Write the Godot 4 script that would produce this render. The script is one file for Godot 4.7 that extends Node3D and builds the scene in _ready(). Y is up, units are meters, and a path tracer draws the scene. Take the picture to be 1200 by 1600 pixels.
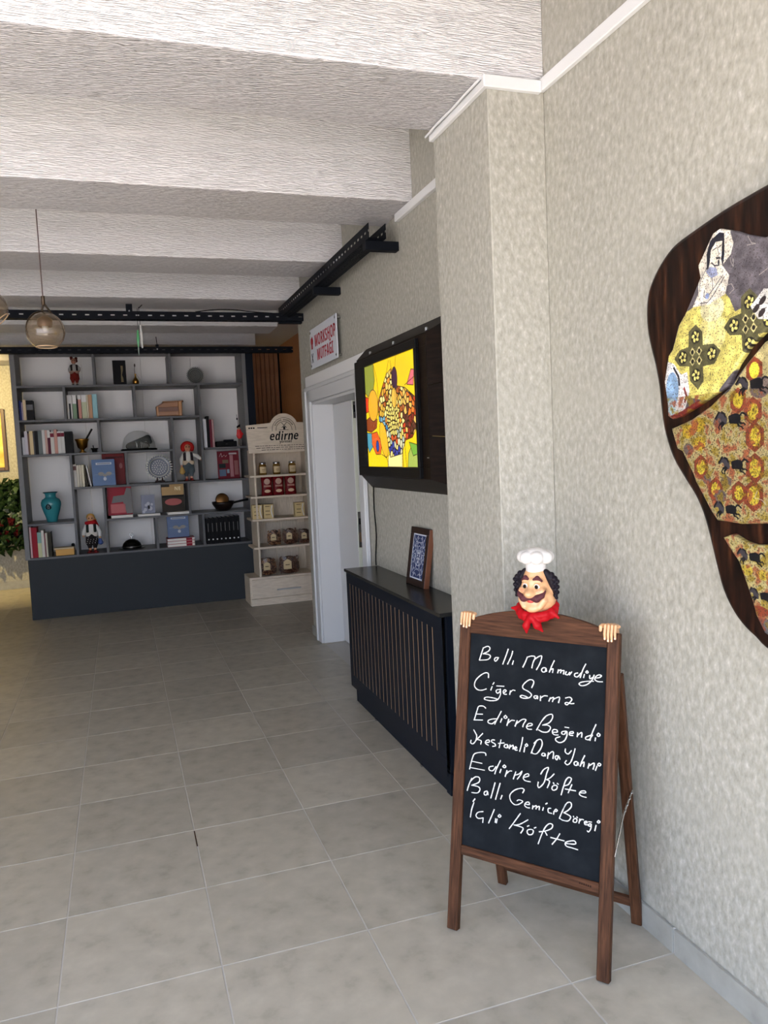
extends Node3D

# ---------------------------------------------------------------- state
var taken := {}
var box_cache := {}
var M := {}
var rng := RandomNumberGenerator.new()

func _ready():
	rng.seed = 4711
	# ---- camera
	var cam := Camera3D.new()
	cam.name = "camera"
	add_child(cam)
	cam.transform = Transform3D(Basis(Vector3(0.945916, -0.045263, 0.321239), Vector3(0.068452, 0.995772, -0.061257), Vector3(-0.317108, 0.079934, 0.945015)).orthonormalized(), Vector3(0, 1.5, 0))
	cam.fov = 66.43
	cam.near = 0.05
	cam.far = 200.0
	cam.current = true
	# ---- sky, exposure
	var we := WorldEnvironment.new()
	we.name = "environment"
	var env := Environment.new()
	var sky := Sky.new()
	var sm := ProceduralSkyMaterial.new()
	sm.sky_top_color = Color(0.62, 0.73, 0.92)
	sm.sky_horizon_color = Color(0.90, 0.93, 0.98)
	sm.sky_energy_multiplier = 1.0
	sm.ground_bottom_color = Color(0.45, 0.42, 0.4)
	sm.ground_horizon_color = Color(0.7, 0.7, 0.7)
	sm.sun_angle_max = 1.0
	sky.sky_material = sm
	env.background_mode = Environment.BG_SKY
	env.sky = sky
	env.background_energy_multiplier = 1.9
	env.tonemap_mode = Environment.TONE_MAPPER_LINEAR
	env.tonemap_exposure = 3.6
	env.sdfgi_enabled = true
	env.ssao_enabled = true
	env.ssil_enabled = true
	we.environment = env
	add_child(we)
	# ---- the sun on the unseen ground in front of the open shop front
	var sun := DirectionalLight3D.new()
	sun.name = "sun"
	sun.light_color = Color(1.0, 0.96, 0.92)
	sun.light_energy = 2.5
	sun.light_angular_distance = 0.6
	sun.shadow_enabled = true
	add_child(sun)
	sun.look_at_from_position(Vector3(3.2, 9.2, 9.2), Vector3(0, 0, 0), Vector3.UP)

	make_materials()
	build_room()
	build_floor()
	build_ceiling()
	build_door()
	build_bookcase()
	build_display_stand()
	build_radiator_cover()
	build_menu_board()
	build_wall_art()
	build_light_box()
	build_sign()
	build_tile_picture()
	build_trays()
	build_pendants()
	build_left_corner()
	build_shelf_things()
	build_stand_goods()

# ---------------------------------------------------------------- helpers: nodes
func numbered(called: String) -> String:
	if not taken.has(called):
		taken[called] = 0
		return called
	taken[called] += 1
	return "%s_%03d" % [called, taken[called]]

func tag(o: Node3D, label: String, category: String, group := "") -> Node3D:
	o.set_meta("label", label)
	o.set_meta("category", category)
	if group != "":
		o.set_meta("group", group)
	return o

func thing(called: String, label: String, category: String, at := Vector3.ZERO, turn := 0.0, group := "") -> Node3D:
	var o := Node3D.new()
	o.name = numbered(called)
	add_child(o)
	o.position = at
	o.rotation.y = turn
	tag(o, label, category, group)
	return o

func structure(called: String) -> Node3D:
	var o := Node3D.new()
	o.name = called
	add_child(o)
	o.set_meta("kind", "structure")
	return o

func part(parent: Node3D, called: String, mesh: Mesh, mat: Material, at := Vector3.ZERO, rot := Vector3.ZERO) -> MeshInstance3D:
	var o := MeshInstance3D.new()
	o.name = called
	o.mesh = mesh
	o.material_override = mat
	o.position = at
	o.rotation = rot
	parent.add_child(o, true)
	return o

func span(parent: Node3D, called: String, a: Vector3, b: Vector3, mat: Material, bevel := 0.002) -> MeshInstance3D:
	return part(parent, called, box((b - a).abs(), bevel), mat, (a + b) * 0.5)

# ---------------------------------------------------------------- helpers: meshes
func tri(st: SurfaceTool, a: Vector3, b: Vector3, c: Vector3, out: Vector3):
	if (c - a).cross(b - a).dot(out) < 0.0:
		var t := b
		b = c
		c = t
	st.add_vertex(a)
	st.add_vertex(b)
	st.add_vertex(c)

func quad(st: SurfaceTool, a: Vector3, b: Vector3, c: Vector3, d: Vector3, out: Vector3):
	tri(st, a, b, c, out)
	tri(st, a, c, d, out)

func add_box(st: SurfaceTool, size: Vector3, bevel: float, at := Vector3.ZERO, basis := Basis()):
	st.set_smooth_group(-1)
	var h := size * 0.5
	var e: float = minf(bevel, minf(h.x, minf(h.y, h.z)) * 0.6)
	var ax := [Vector3.RIGHT, Vector3.UP, Vector3.BACK]
	for i in 3:
		var j := (i + 1) % 3
		var k := (i + 2) % 3
		for s in [-1.0, 1.0]:
			var n: Vector3 = ax[i] * s
			var c: Vector3 = n * h[i]
			var p: Vector3 = ax[j] * (h[j] - e)
			var q: Vector3 = ax[k] * (h[k] - e)
			quad(st, at + basis * (c - p - q), at + basis * (c + p - q), at + basis * (c + p + q), at + basis * (c - p + q), basis * n)
			if e > 0.0:
				for s2 in [-1.0, 1.0]:
					# the edge between face i and face j
					var m: Vector3 = ax[j] * s2
					var a1: Vector3 = n * h[i] + m * (h[j] - e)
					var a2: Vector3 = n * (h[i] - e) + m * h[j]
					quad(st, at + basis * (a1 - q), at + basis * (a1 + q), at + basis * (a2 + q), at + basis * (a2 - q), basis * (n + m))
	if e > 0.0:
		for sx in [-1.0, 1.0]:
			for sy in [-1.0, 1.0]:
				for sz in [-1.0, 1.0]:
					var s3 := Vector3(sx, sy, sz)
					tri(st, at + basis * (s3 * Vector3(h.x, h.y - e, h.z - e)), at + basis * (s3 * Vector3(h.x - e, h.y, h.z - e)), at + basis * (s3 * Vector3(h.x - e, h.y - e, h.z)), basis * s3)

func begin() -> SurfaceTool:
	var st := SurfaceTool.new()
	st.begin(Mesh.PRIMITIVE_TRIANGLES)
	return st

func done(st: SurfaceTool) -> ArrayMesh:
	st.generate_normals()
	return st.commit()

func box(size: Vector3, bevel := 0.002) -> ArrayMesh:
	var key := "%.4f %.4f %.4f %.4f" % [size.x, size.y, size.z, bevel]
	if not box_cache.has(key):
		var st := begin()
		add_box(st, size, bevel)
		box_cache[key] = done(st)
	return box_cache[key]

# profile: Vector2(radius, height); a repeated point makes a sharp edge
func lathe(profile: Array, seg := 28, squash := 1.0) -> ArrayMesh:
	var st := begin()
	var group := 0
	for i in profile.size() - 1:
		var p: Vector2 = profile[i]
		var q: Vector2 = profile[i + 1]
		if p.distance_to(q) < 0.00001:
			group += 1
			continue
		st.set_smooth_group(group)
		for k in seg:
			var a := TAU * k / seg
			var b := TAU * (k + 1) / seg
			var va := Vector3(cos(a), 0, sin(a) * squash)
			var vb := Vector3(cos(b), 0, sin(b) * squash)
			var out := (va + vb) * (q.y - p.y) + Vector3(0, -(q.x - p.x) * 2.0, 0)
			var A := va * p.x + Vector3(0, p.y, 0)
			var B := vb * p.x + Vector3(0, p.y, 0)
			var C := vb * q.x + Vector3(0, q.y, 0)
			var D := va * q.x + Vector3(0, q.y, 0)
			if p.x > 0.00001:
				tri(st, A, B, C, out)
			if q.x > 0.00001:
				tri(st, A, C, D, out)
	return done(st)

func add_tube(st: SurfaceTool, path: Array, radius: float, seg := 8, closed := false, end_radius := -1.0):
	st.set_smooth_group(0)
	var n := path.size()
	var rings := []
	var up := Vector3.UP
	for i in n:
		var a: Vector3 = path[(i - 1 + n) % n] if closed or i > 0 else path[i]
		var b: Vector3 = path[(i + 1) % n] if closed or i < n - 1 else path[i]
		var t := (b - a).normalized()
		var side := t.cross(up)
		if side.length() < 0.05:
			side = t.cross(Vector3.RIGHT)
		side = side.normalized()
		up = side.cross(t).normalized()
		var r := radius
		if end_radius >= 0.0:
			r = lerpf(radius, end_radius, float(i) / (n - 1))
		var ring := []
		for k in seg:
			var w := TAU * k / seg
			ring.append(path[i] + (side * cos(w) + up * sin(w)) * r)
		rings.append(ring)
	for i in (n if closed else n - 1):
		var r0: Array = rings[i]
		var r1: Array = rings[(i + 1) % n]
		var mid: Vector3 = (path[i] + path[(i + 1) % n]) * 0.5
		for k in seg:
			var k2 := (k + 1) % seg
			var c: Vector3 = (r0[k] + r0[k2] + r1[k] + r1[k2]) * 0.25
			quad(st, r0[k], r0[k2], r1[k2], r1[k], c - mid)
	if not closed:
		st.set_smooth_group(-1)
		for e in [0, n - 1]:
			var out: Vector3 = path[0] - path[1] if e == 0 else path[n - 1] - path[n - 2]
			for k in range(1, seg - 1):
				tri(st, rings[e][0], rings[e][k], rings[e][k + 1], out)

func tube(path: Array, radius: float, seg := 8, closed := false, end_radius := -1.0) -> ArrayMesh:
	var st := begin()
	add_tube(st, path, radius, seg, closed, end_radius)
	return done(st)

func smooth_path(pts: Array, steps := 5) -> Array:
	var out := []
	var n := pts.size()
	for i in n - 1:
		var p0 = pts[maxi(i - 1, 0)]
		var p1 = pts[i]
		var p2 = pts[i + 1]
		var p3 = pts[mini(i + 2, n - 1)]
		for k in steps:
			var t := float(k) / steps
			out.append(0.5 * ((2.0 * p1) + (p2 - p0) * t + (2.0 * p0 - 5.0 * p1 + 4.0 * p2 - p3) * t * t + (3.0 * p1 - p0 - 3.0 * p2 + p3) * t * t * t))
	out.append(pts[n - 1])
	return out

# a polygon in x, y given a thickness along z (front face at z = depth), its front edge rounded by bevel
func add_extrude(st: SurfaceTool, poly: PackedVector2Array, depth: float, bevel: float, uv_box := Rect2(0, 0, 1, 1)):
	if Geometry2D.is_polygon_clockwise(poly):
		poly.reverse()
	var n := poly.size()
	var loops := []
	var steps := 3 if bevel > 0.0 else 0
	loops.append([0.0, 0.0])
	for s in steps + 1:
		var a := PI * 0.5 * s / maxi(steps, 1)
		loops.append([depth - bevel + bevel * sin(a), bevel * (1.0 - cos(a))])
	var inner := []
	for i in n:
		var d0 := (poly[i] - poly[(i - 1 + n) % n]).normalized()
		var d1 := (poly[(i + 1) % n] - poly[i]).normalized()
		var m := (Vector2(-d0.y, d0.x) + Vector2(-d1.y, d1.x)) * 0.5
		inner.append(m / maxf(m.length_squared(), 0.35))
	var uvw := func(p: Vector3) -> Vector2: return Vector2((p.x - uv_box.position.x) / uv_box.size.x, 1.0 - (p.y - uv_box.position.y) / uv_box.size.y)
	var put := func(a: Vector3, b: Vector3, c: Vector3, out: Vector3):
		if (c - a).cross(b - a).dot(out) < 0.0:
			var t := b
			b = c
			c = t
		for v in [a, b, c]:
			st.set_uv(uvw.call(v))
			st.add_vertex(v)
	for l in loops.size() - 1:
		st.set_smooth_group(1 if l > 0 else 2)
		for i in n:
			var j := (i + 1) % n
			var pi: Vector2 = poly[i] + inner[i] * loops[l][1]
			var pj: Vector2 = poly[j] + inner[j] * loops[l][1]
			var qi: Vector2 = poly[i] + inner[i] * loops[l + 1][1]
			var qj: Vector2 = poly[j] + inner[j] * loops[l + 1][1]
			var d: Vector2 = poly[j] - poly[i]
			var out := Vector3(d.y, -d.x, 0.0 if l == 0 else d.length())
			var A := Vector3(pi.x, pi.y, loops[l][0])
			var B := Vector3(pj.x, pj.y, loops[l][0])
			var C := Vector3(qj.x, qj.y, loops[l + 1][0])
			var D := Vector3(qi.x, qi.y, loops[l + 1][0])
			if l == 0:
				st.set_smooth_group(-1)
			put.call(A, B, C, out)
			put.call(A, C, D, out)
	st.set_smooth_group(-1)
	var top := PackedVector2Array()
	for i in n:
		top.append(poly[i] + inner[i] * bevel)
	var idx := Geometry2D.triangulate_polygon(poly)
	for t in range(0, idx.size(), 3):
		var f := []
		var b := []
		for q in 3:
			var v: Vector2 = top[idx[t + q]]
			f.append(Vector3(v.x, v.y, depth))
			v = poly[idx[t + q]]
			b.append(Vector3(v.x, v.y, 0))
		put.call(f[0], f[1], f[2], Vector3.BACK)
		put.call(b[0], b[1], b[2], Vector3.FORWARD)

func extrude(poly: Array, depth: float, bevel := 0.0, uv_box := Rect2(0, 0, 1, 1)) -> ArrayMesh:
	var st := begin()
	add_extrude(st, PackedVector2Array(poly), depth, bevel, uv_box)
	return done(st)

# a thin printed sheet in the x, y plane facing +z, with its own small thickness
func sheet(w: float, h: float, t := 0.0006) -> ArrayMesh:
	var st := begin()
	add_extrude(st, PackedVector2Array([Vector2(-w / 2, -h / 2), Vector2(w / 2, -h / 2), Vector2(w / 2, h / 2), Vector2(-w / 2, h / 2)]), t, 0.0, Rect2(-w / 2, -h / 2, w, h))
	return done(st)

func rounded_rect(w: float, h: float, r: float, seg := 4) -> Array:
	var out := []
	for c in [[1, 1, 0.0], [-1, 1, 0.5], [-1, -1, 1.0], [1, -1, 1.5]]:
		for k in seg + 1:
			var a: float = PI * c[2] + PI * 0.5 * k / seg
			out.append(Vector2(c[0] * (w / 2 - r) + cos(a) * r, c[1] * (h / 2 - r) + sin(a) * r))
	return out

func disc_poly(r: float, seg := 32) -> Array:
	var out := []
	for k in seg:
		out.append(Vector2(cos(TAU * k / seg), sin(TAU * k / seg)) * r)
	return out

# blends capsules ["c", a, b, ra, rb] and ellipsoids ["e", centre, radii] and meshes the field as surface nets
func blob(prims: Array, cell: float, k: float) -> ArrayMesh:
	var mn := Vector3(1e9, 1e9, 1e9)
	var mx := -mn
	for p in prims:
		var lo: Vector3
		var hi: Vector3
		if p[0] == "c":
			var r := Vector3.ONE * maxf(p[3], p[4])
			lo = p[1].min(p[2]) - r
			hi = p[1].max(p[2]) + r
		else:
			lo = p[1] - p[2]
			hi = p[1] + p[2]
		mn = mn.min(lo)
		mx = mx.max(hi)
	var pad := Vector3.ONE * (k * 0.5 + cell * 2.5)
	mn -= pad
	mx += pad
	var nx := int((mx.x - mn.x) / cell) + 2
	var ny := int((mx.y - mn.y) / cell) + 2
	var nz := int((mx.z - mn.z) / cell) + 2
	var field := PackedFloat32Array()
	field.resize(nx * ny * nz)
	field.fill(1000.0)
	for p in prims:
		var cap: bool = p[0] == "c"
		var a: Vector3 = p[1]
		var b: Vector3 = p[2]
		var ra := 0.0
		var rb := 0.0
		var lo: Vector3
		var hi: Vector3
		var small := 0.0
		if cap:
			ra = p[3]
			rb = p[4]
			var r := Vector3.ONE * maxf(ra, rb)
			lo = a.min(b) - r
			hi = a.max(b) + r
		else:
			lo = a - b
			hi = a + b
			small = minf(b.x, minf(b.y, b.z))
		var g := Vector3.ONE * (k + cell * 2.5)
		lo = (lo - g - mn) / cell
		hi = (hi + g - mn) / cell
		var ba := b - a
		var bb := maxf(ba.length_squared(), 1e-12)
		for z in range(maxi(int(lo.z), 0), mini(int(hi.z) + 1, nz)):
			for y in range(maxi(int(lo.y), 0), mini(int(hi.y) + 1, ny)):
				var at := (z * ny + y) * nx
				for x in range(maxi(int(lo.x), 0), mini(int(hi.x) + 1, nx)):
					var q := mn + Vector3(x, y, z) * cell
					var d: float
					if cap:
						var t := clampf((q - a).dot(ba) / bb, 0.0, 1.0)
						d = (q - a - ba * t).length() - lerpf(ra, rb, t)
					else:
						d = (((q - a) / b).length() - 1.0) * small
					var f := field[at + x]
					if k > 0.0:
						var hh := maxf(k - absf(f - d), 0.0) / k
						field[at + x] = minf(f, d) - hh * hh * k * 0.25
					else:
						field[at + x] = minf(f, d)
	var ids := PackedInt32Array()
	ids.resize(nx * ny * nz)
	ids.fill(-1)
	var verts := PackedVector3Array()
	var norms := PackedVector3Array()
	var step := [0, 1, nx, nx + 1, nx * ny, nx * ny + 1, nx * ny + nx, nx * ny + nx + 1]
	var edges := [[0, 1], [2, 3], [4, 5], [6, 7], [0, 2], [1, 3], [4, 6], [5, 7], [0, 4], [1, 5], [2, 6], [3, 7]]
	for z in nz - 1:
		for y in ny - 1:
			for x in nx - 1:
				var at := (z * ny + y) * nx + x
				var f0 := field[at]
				if f0 > cell * 2.0 or f0 < -cell * 2.0:
					continue
				var c := [0.0, 0.0, 0.0, 0.0, 0.0, 0.0, 0.0, 0.0]
				var inside := 0
				for i in 8:
					c[i] = field[at + step[i]]
					if c[i] < 0.0:
						inside += 1
				if inside == 0 or inside == 8:
					continue
				var sum := Vector3.ZERO
				var cnt := 0
				for e in edges:
					var u: float = c[e[0]]
					var v: float = c[e[1]]
					if (u < 0.0) != (v < 0.0):
						var t := u / (u - v)
						var pa := Vector3(e[0] & 1, (e[0] >> 1) & 1, (e[0] >> 2) & 1)
						var pb := Vector3(e[1] & 1, (e[1] >> 1) & 1, (e[1] >> 2) & 1)
						sum += pa.lerp(pb, t)
						cnt += 1
				ids[at] = verts.size()
				verts.append(mn + (Vector3(x, y, z) + sum / cnt) * cell)
				norms.append(Vector3(c[1] + c[3] + c[5] + c[7] - c[0] - c[2] - c[4] - c[6], c[2] + c[3] + c[6] + c[7] - c[0] - c[1] - c[4] - c[5], c[4] + c[5] + c[6] + c[7] - c[0] - c[1] - c[2] - c[3]).normalized())
	var index := PackedInt32Array()
	var dirs := [1, nx, nx * ny]
	for z in range(1, nz - 1):
		for y in range(1, ny - 1):
			for x in range(1, nx - 1):
				var at := (z * ny + y) * nx + x
				if ids[at] < 0:
					continue
				var f0 := field[at]
				for d in 3:
					var f1 := field[at + dirs[d]]
					if (f0 < 0.0) == (f1 < 0.0):
						continue
					var du: int = dirs[(d + 1) % 3]
					var dv: int = dirs[(d + 2) % 3]
					var i0 := ids[at]
					var i1 := ids[at - du]
					var i2 := ids[at - du - dv]
					var i3 := ids[at - dv]
					if i1 < 0 or i2 < 0 or i3 < 0:
						continue
					var nn := (verts[i2] - verts[i0]).cross(verts[i1] - verts[i0])
					if nn.dot(norms[i0] + norms[i2]) > 0.0:
						index.append_array([i0, i1, i2, i0, i2, i3])
					else:
						index.append_array([i0, i2, i1, i0, i3, i2])
	var arr := []
	arr.resize(Mesh.ARRAY_MAX)
	arr[Mesh.ARRAY_VERTEX] = verts
	arr[Mesh.ARRAY_NORMAL] = norms
	arr[Mesh.ARRAY_INDEX] = index
	var m := ArrayMesh.new()
	m.add_surface_from_arrays(Mesh.PRIMITIVE_TRIANGLES, arr)
	return m

func ellipsoid(r: Vector3, seg := 14) -> ArrayMesh:
	var pr := []
	for i in seg / 2 + 1:
		var a := -PI * 0.5 + PI * i / (seg / 2)
		pr.append(Vector2(cos(a) * r.x, sin(a) * r.y))
	return lathe(pr, seg, r.z / r.x)

func lettering(text: String, height: float, depth := 0.001, bold := true, serif := false) -> TextMesh:
	var f := SystemFont.new()
	f.font_names = PackedStringArray(["Droid Serif" if serif else "Droid Sans"])
	f.font_weight = 700 if bold else 400
	var t := TextMesh.new()
	t.text = text
	t.font = f
	t.font_size = 48
	t.pixel_size = height / 35.0
	t.depth = depth
	t.curve_step = 2.0
	t.horizontal_alignment = HORIZONTAL_ALIGNMENT_CENTER
	t.vertical_alignment = VERTICAL_ALIGNMENT_CENTER
	return t

# ---------------------------------------------------------------- helpers: pictures (x to the right, y upwards, in the units of box)
func paint_poly(img: Image, area: Rect2, pts: Array, col: Color):
	var w := img.get_width()
	var h := img.get_height()
	var q := PackedVector2Array()
	var lo := 1e9
	var hi := -1e9
	for p in pts:
		var v := Vector2((p.x - area.position.x) / area.size.x * w, (1.0 - (p.y - area.position.y) / area.size.y) * h)
		q.append(v)
		lo = minf(lo, v.y)
		hi = maxf(hi, v.y)
	for y in range(maxi(int(lo), 0), mini(int(hi) + 1, h)):
		var xs := []
		var fy := y + 0.5
		for i in q.size():
			var a := q[i]
			var b := q[(i + 1) % q.size()]
			if (a.y <= fy) != (b.y <= fy):
				xs.append(a.x + (fy - a.y) / (b.y - a.y) * (b.x - a.x))
		xs.sort()
		for i in range(0, xs.size() - 1, 2):
			var x0 := maxi(int(round(xs[i])), 0)
			var x1 := mini(int(round(xs[i + 1])), w)
			if x1 > x0:
				img.fill_rect(Rect2i(x0, y, x1 - x0, 1), col)

func paint_oval(img: Image, area: Rect2, c: Vector2, r: Vector2, col: Color, turn := 0.0):
	var pts := []
	for k in 28:
		pts.append(c + (Vector2(cos(TAU * k / 28), sin(TAU * k / 28)) * r).rotated(turn))
	paint_poly(img, area, pts, col)

func paint_line(img: Image, area: Rect2, pts: Array, width: float, col: Color):
	for i in pts.size() - 1:
		var a: Vector2 = pts[i]
		var b: Vector2 = pts[i + 1]
		var d := (b - a).normalized()
		var s := Vector2(-d.y, d.x) * width * 0.5
		var e := d * width * 0.3
		paint_poly(img, area, [a - e + s, b + e + s, b + e - s, a - e - s], col)

# ---------------------------------------------------------------- materials
func flat(col: Color, rough := 0.6, metal := 0.0) -> StandardMaterial3D:
	var key := "%s %.2f %.2f" % [col.to_html(), rough, metal]
	if not M.has(key):
		var m := StandardMaterial3D.new()
		m.albedo_color = col
		m.roughness = rough
		m.metallic = metal
		if metal == 0.0 and col.get_luminance() < 0.25:
			m.metallic_specular = 0.22
		M[key] = m
	return M[key]

func rgb(r: int, g: int, b: int) -> Color:
	return Color(r / 255.0, g / 255.0, b / 255.0)

func noise(freq: float, octaves: int, cols: Array, size := 512, sd := 1, kind := FastNoiseLite.TYPE_SIMPLEX_SMOOTH, ridged := false) -> NoiseTexture2D:
	var f := FastNoiseLite.new()
	f.noise_type = kind
	f.seed = sd
	f.frequency = freq
	f.fractal_octaves = octaves
	f.fractal_gain = 0.55
	if ridged:
		f.fractal_type = FastNoiseLite.FRACTAL_RIDGED
	var t := NoiseTexture2D.new()
	t.noise = f
	t.width = size
	t.height = size
	t.seamless = true
	t.seamless_blend_skirt = 0.2
	if cols.size() > 0:
		var g := Gradient.new()
		var off := PackedFloat32Array()
		var cc := PackedColorArray()
		for i in cols.size():
			off.append(float(i) / (cols.size() - 1))
			cc.append(cols[i])
		g.offsets = off
		g.colors = cc
		t.color_ramp = g
	return t

func tri_mat(tex: Texture2D, scale: Vector3, rough: float, world: bool, tint := Color.WHITE, bump: Texture2D = null, bump_cm := 0.1) -> StandardMaterial3D:
	var m := StandardMaterial3D.new()
	m.albedo_color = tint
	m.albedo_texture = tex
	m.roughness = rough
	m.uv1_triplanar = true
	m.uv1_world_triplanar = world
	m.uv1_scale = scale
	m.uv1_triplanar_sharpness = 8.0
	if bump:
		m.heightmap_enabled = true
		m.heightmap_texture = bump
		m.heightmap_scale = bump_cm
	return m

func make_materials():
	var paper := noise(0.03, 6, [rgb(140, 137, 123), rgb(160, 157, 144), rgb(169, 166, 153), rgb(180, 177, 165), rgb(206, 203, 193)], 1024, 3)
	var paper_bump := noise(0.06, 5, [], 512, 5)
	M.wallpaper = tri_mat(paper, Vector3(1.35, 0.85, 1.35), 0.62, true, Color.WHITE, paper_bump, 0.16)
	var rough_paint := noise(0.05, 4, [Color.BLACK, Color(0.12, 0.12, 0.12), Color(0.55, 0.55, 0.55), Color.WHITE], 1024, 9, FastNoiseLite.TYPE_SIMPLEX_SMOOTH, true)
	var white := noise(0.01, 3, [rgb(240, 237, 235), rgb(247, 245, 243)], 128, 2)
	M.stucco = tri_mat(white, Vector3(0.17, 2.2, 2.2), 0.55, true, Color.WHITE, rough_paint, 0.75)
	M.soffit = tri_mat(white, Vector3(0.17, 1.9, 1.9), 0.45, true, rgb(238, 236, 237), rough_paint, 2.2)
	M.plain_white = flat(rgb(228, 227, 224), 0.5)
	var stone := noise(0.012, 5, [rgb(166, 162, 152), rgb(182, 178, 168), rgb(189, 185, 175), rgb(198, 194, 184)], 512, 11)
	for i in 4:
		var k: float = [1.0, 0.965, 1.03, 0.985][i]
		var m := tri_mat(stone, Vector3(1.3, 1.3, 1.3), 0.42, true, Color(k * 0.955, k * 0.94, k * 0.90))
		m.uv1_offset = Vector3(i * 0.37, i * 0.21, i * 0.53)
		m.metallic_specular = 0.45
		M["tile%d" % i] = m
	var skirt := tri_mat(stone, Vector3(1.3, 1.3, 1.3), 0.45, true, Color(0.86, 0.87, 0.865))
	M.skirting = skirt
	M.grout = flat(rgb(190, 187, 180), 0.9)
	M.grout_white = flat(rgb(236, 236, 232), 0.8)
	M.unseen_pavement = flat(rgb(206, 196, 186), 0.9)
	var grain := noise(0.02, 5, [rgb(44, 27, 16), rgb(68, 43, 28), rgb(82, 53, 35), rgb(100, 66, 44)], 512, 21)
	M.board_wood = tri_mat(grain, Vector3(9, 0.7, 9), 0.5, false)
	M.board_wood_across = tri_mat(grain, Vector3(0.7, 9, 9), 0.6, false)
	M.board_wood_across.metallic_specular = 0.25
	M.board_wood.metallic_specular = 0.25
	var walnut := noise(0.018, 5, [rgb(10, 6, 4), rgb(24, 13, 9), rgb(44, 24, 15), rgb(84, 48, 27)], 512, 23)
	M.walnut = tri_mat(walnut, Vector3(3.2, 0.4, 3.2), 0.4, false)
	M.walnut.metallic_specular = 0.3
	var black_wood := noise(0.03, 4, [rgb(14, 9, 6), rgb(25, 17, 12), rgb(36, 25, 18)], 256, 27)
	M.black_wood = tri_mat(black_wood, Vector3(6, 6, 0.8), 0.5, false)
	M.black_wood.metallic_specular = 0.25
	var oak := noise(0.02, 5, [rgb(196, 180, 158), rgb(216, 201, 178), rgb(228, 214, 194)], 512, 31)
	M.oak = tri_mat(oak, Vector3(0.7, 7, 7), 0.55, false)
	M.oak_up = tri_mat(oak, Vector3(7, 0.7, 7), 0.55, false)
	var slat := noise(0.02, 5, [rgb(122, 80, 52), rgb(156, 106, 70), rgb(172, 122, 84)], 256, 37)
	M.slat = tri_mat(slat, Vector3(8, 0.6, 8), 0.5, false)
	M.grey_board = flat(rgb(102, 102, 101), 0.5)
	M.grey_edge = flat(rgb(74, 74, 75), 0.5)
	M.back_panel = flat(rgb(228, 225, 221), 0.6)
	M.navy = flat(rgb(56, 59, 61), 0.55)
	M.navy_dark = flat(rgb(22, 27, 36), 0.42)
	M.rad_top = flat(rgb(46, 45, 42), 0.22)
	M.tan = flat(rgb(166, 134, 100), 0.7)
	M.tray = flat(rgb(17, 20, 26), 0.6)
	M.screw = flat(rgb(190, 190, 188), 0.3, 0.8)
	M.trunking = flat(rgb(226, 226, 224), 0.35)
	M.door_white = flat(rgb(206, 206, 205), 0.4)
	M.brass = flat(rgb(190, 140, 60), 0.28, 1.0)
	M.dark_metal = flat(rgb(40, 38, 36), 0.35, 0.8)
	M.black = flat(rgb(10, 10, 11), 0.5)
	M.silver = flat(rgb(200, 200, 198), 0.25, 1.0)
	var glass := StandardMaterial3D.new()
	glass.albedo_color = Color(0.75, 0.78, 0.76, 0.12)
	glass.transparency = BaseMaterial3D.TRANSPARENCY_ALPHA
	glass.roughness = 0.05
	M.glass = glass
	M.paper = flat(rgb(226, 222, 212), 0.85)

# ---------------------------------------------------------------- the setting
const WX := 1.44
const CEIL := 3.12
const BEAM := 2.692

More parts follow.
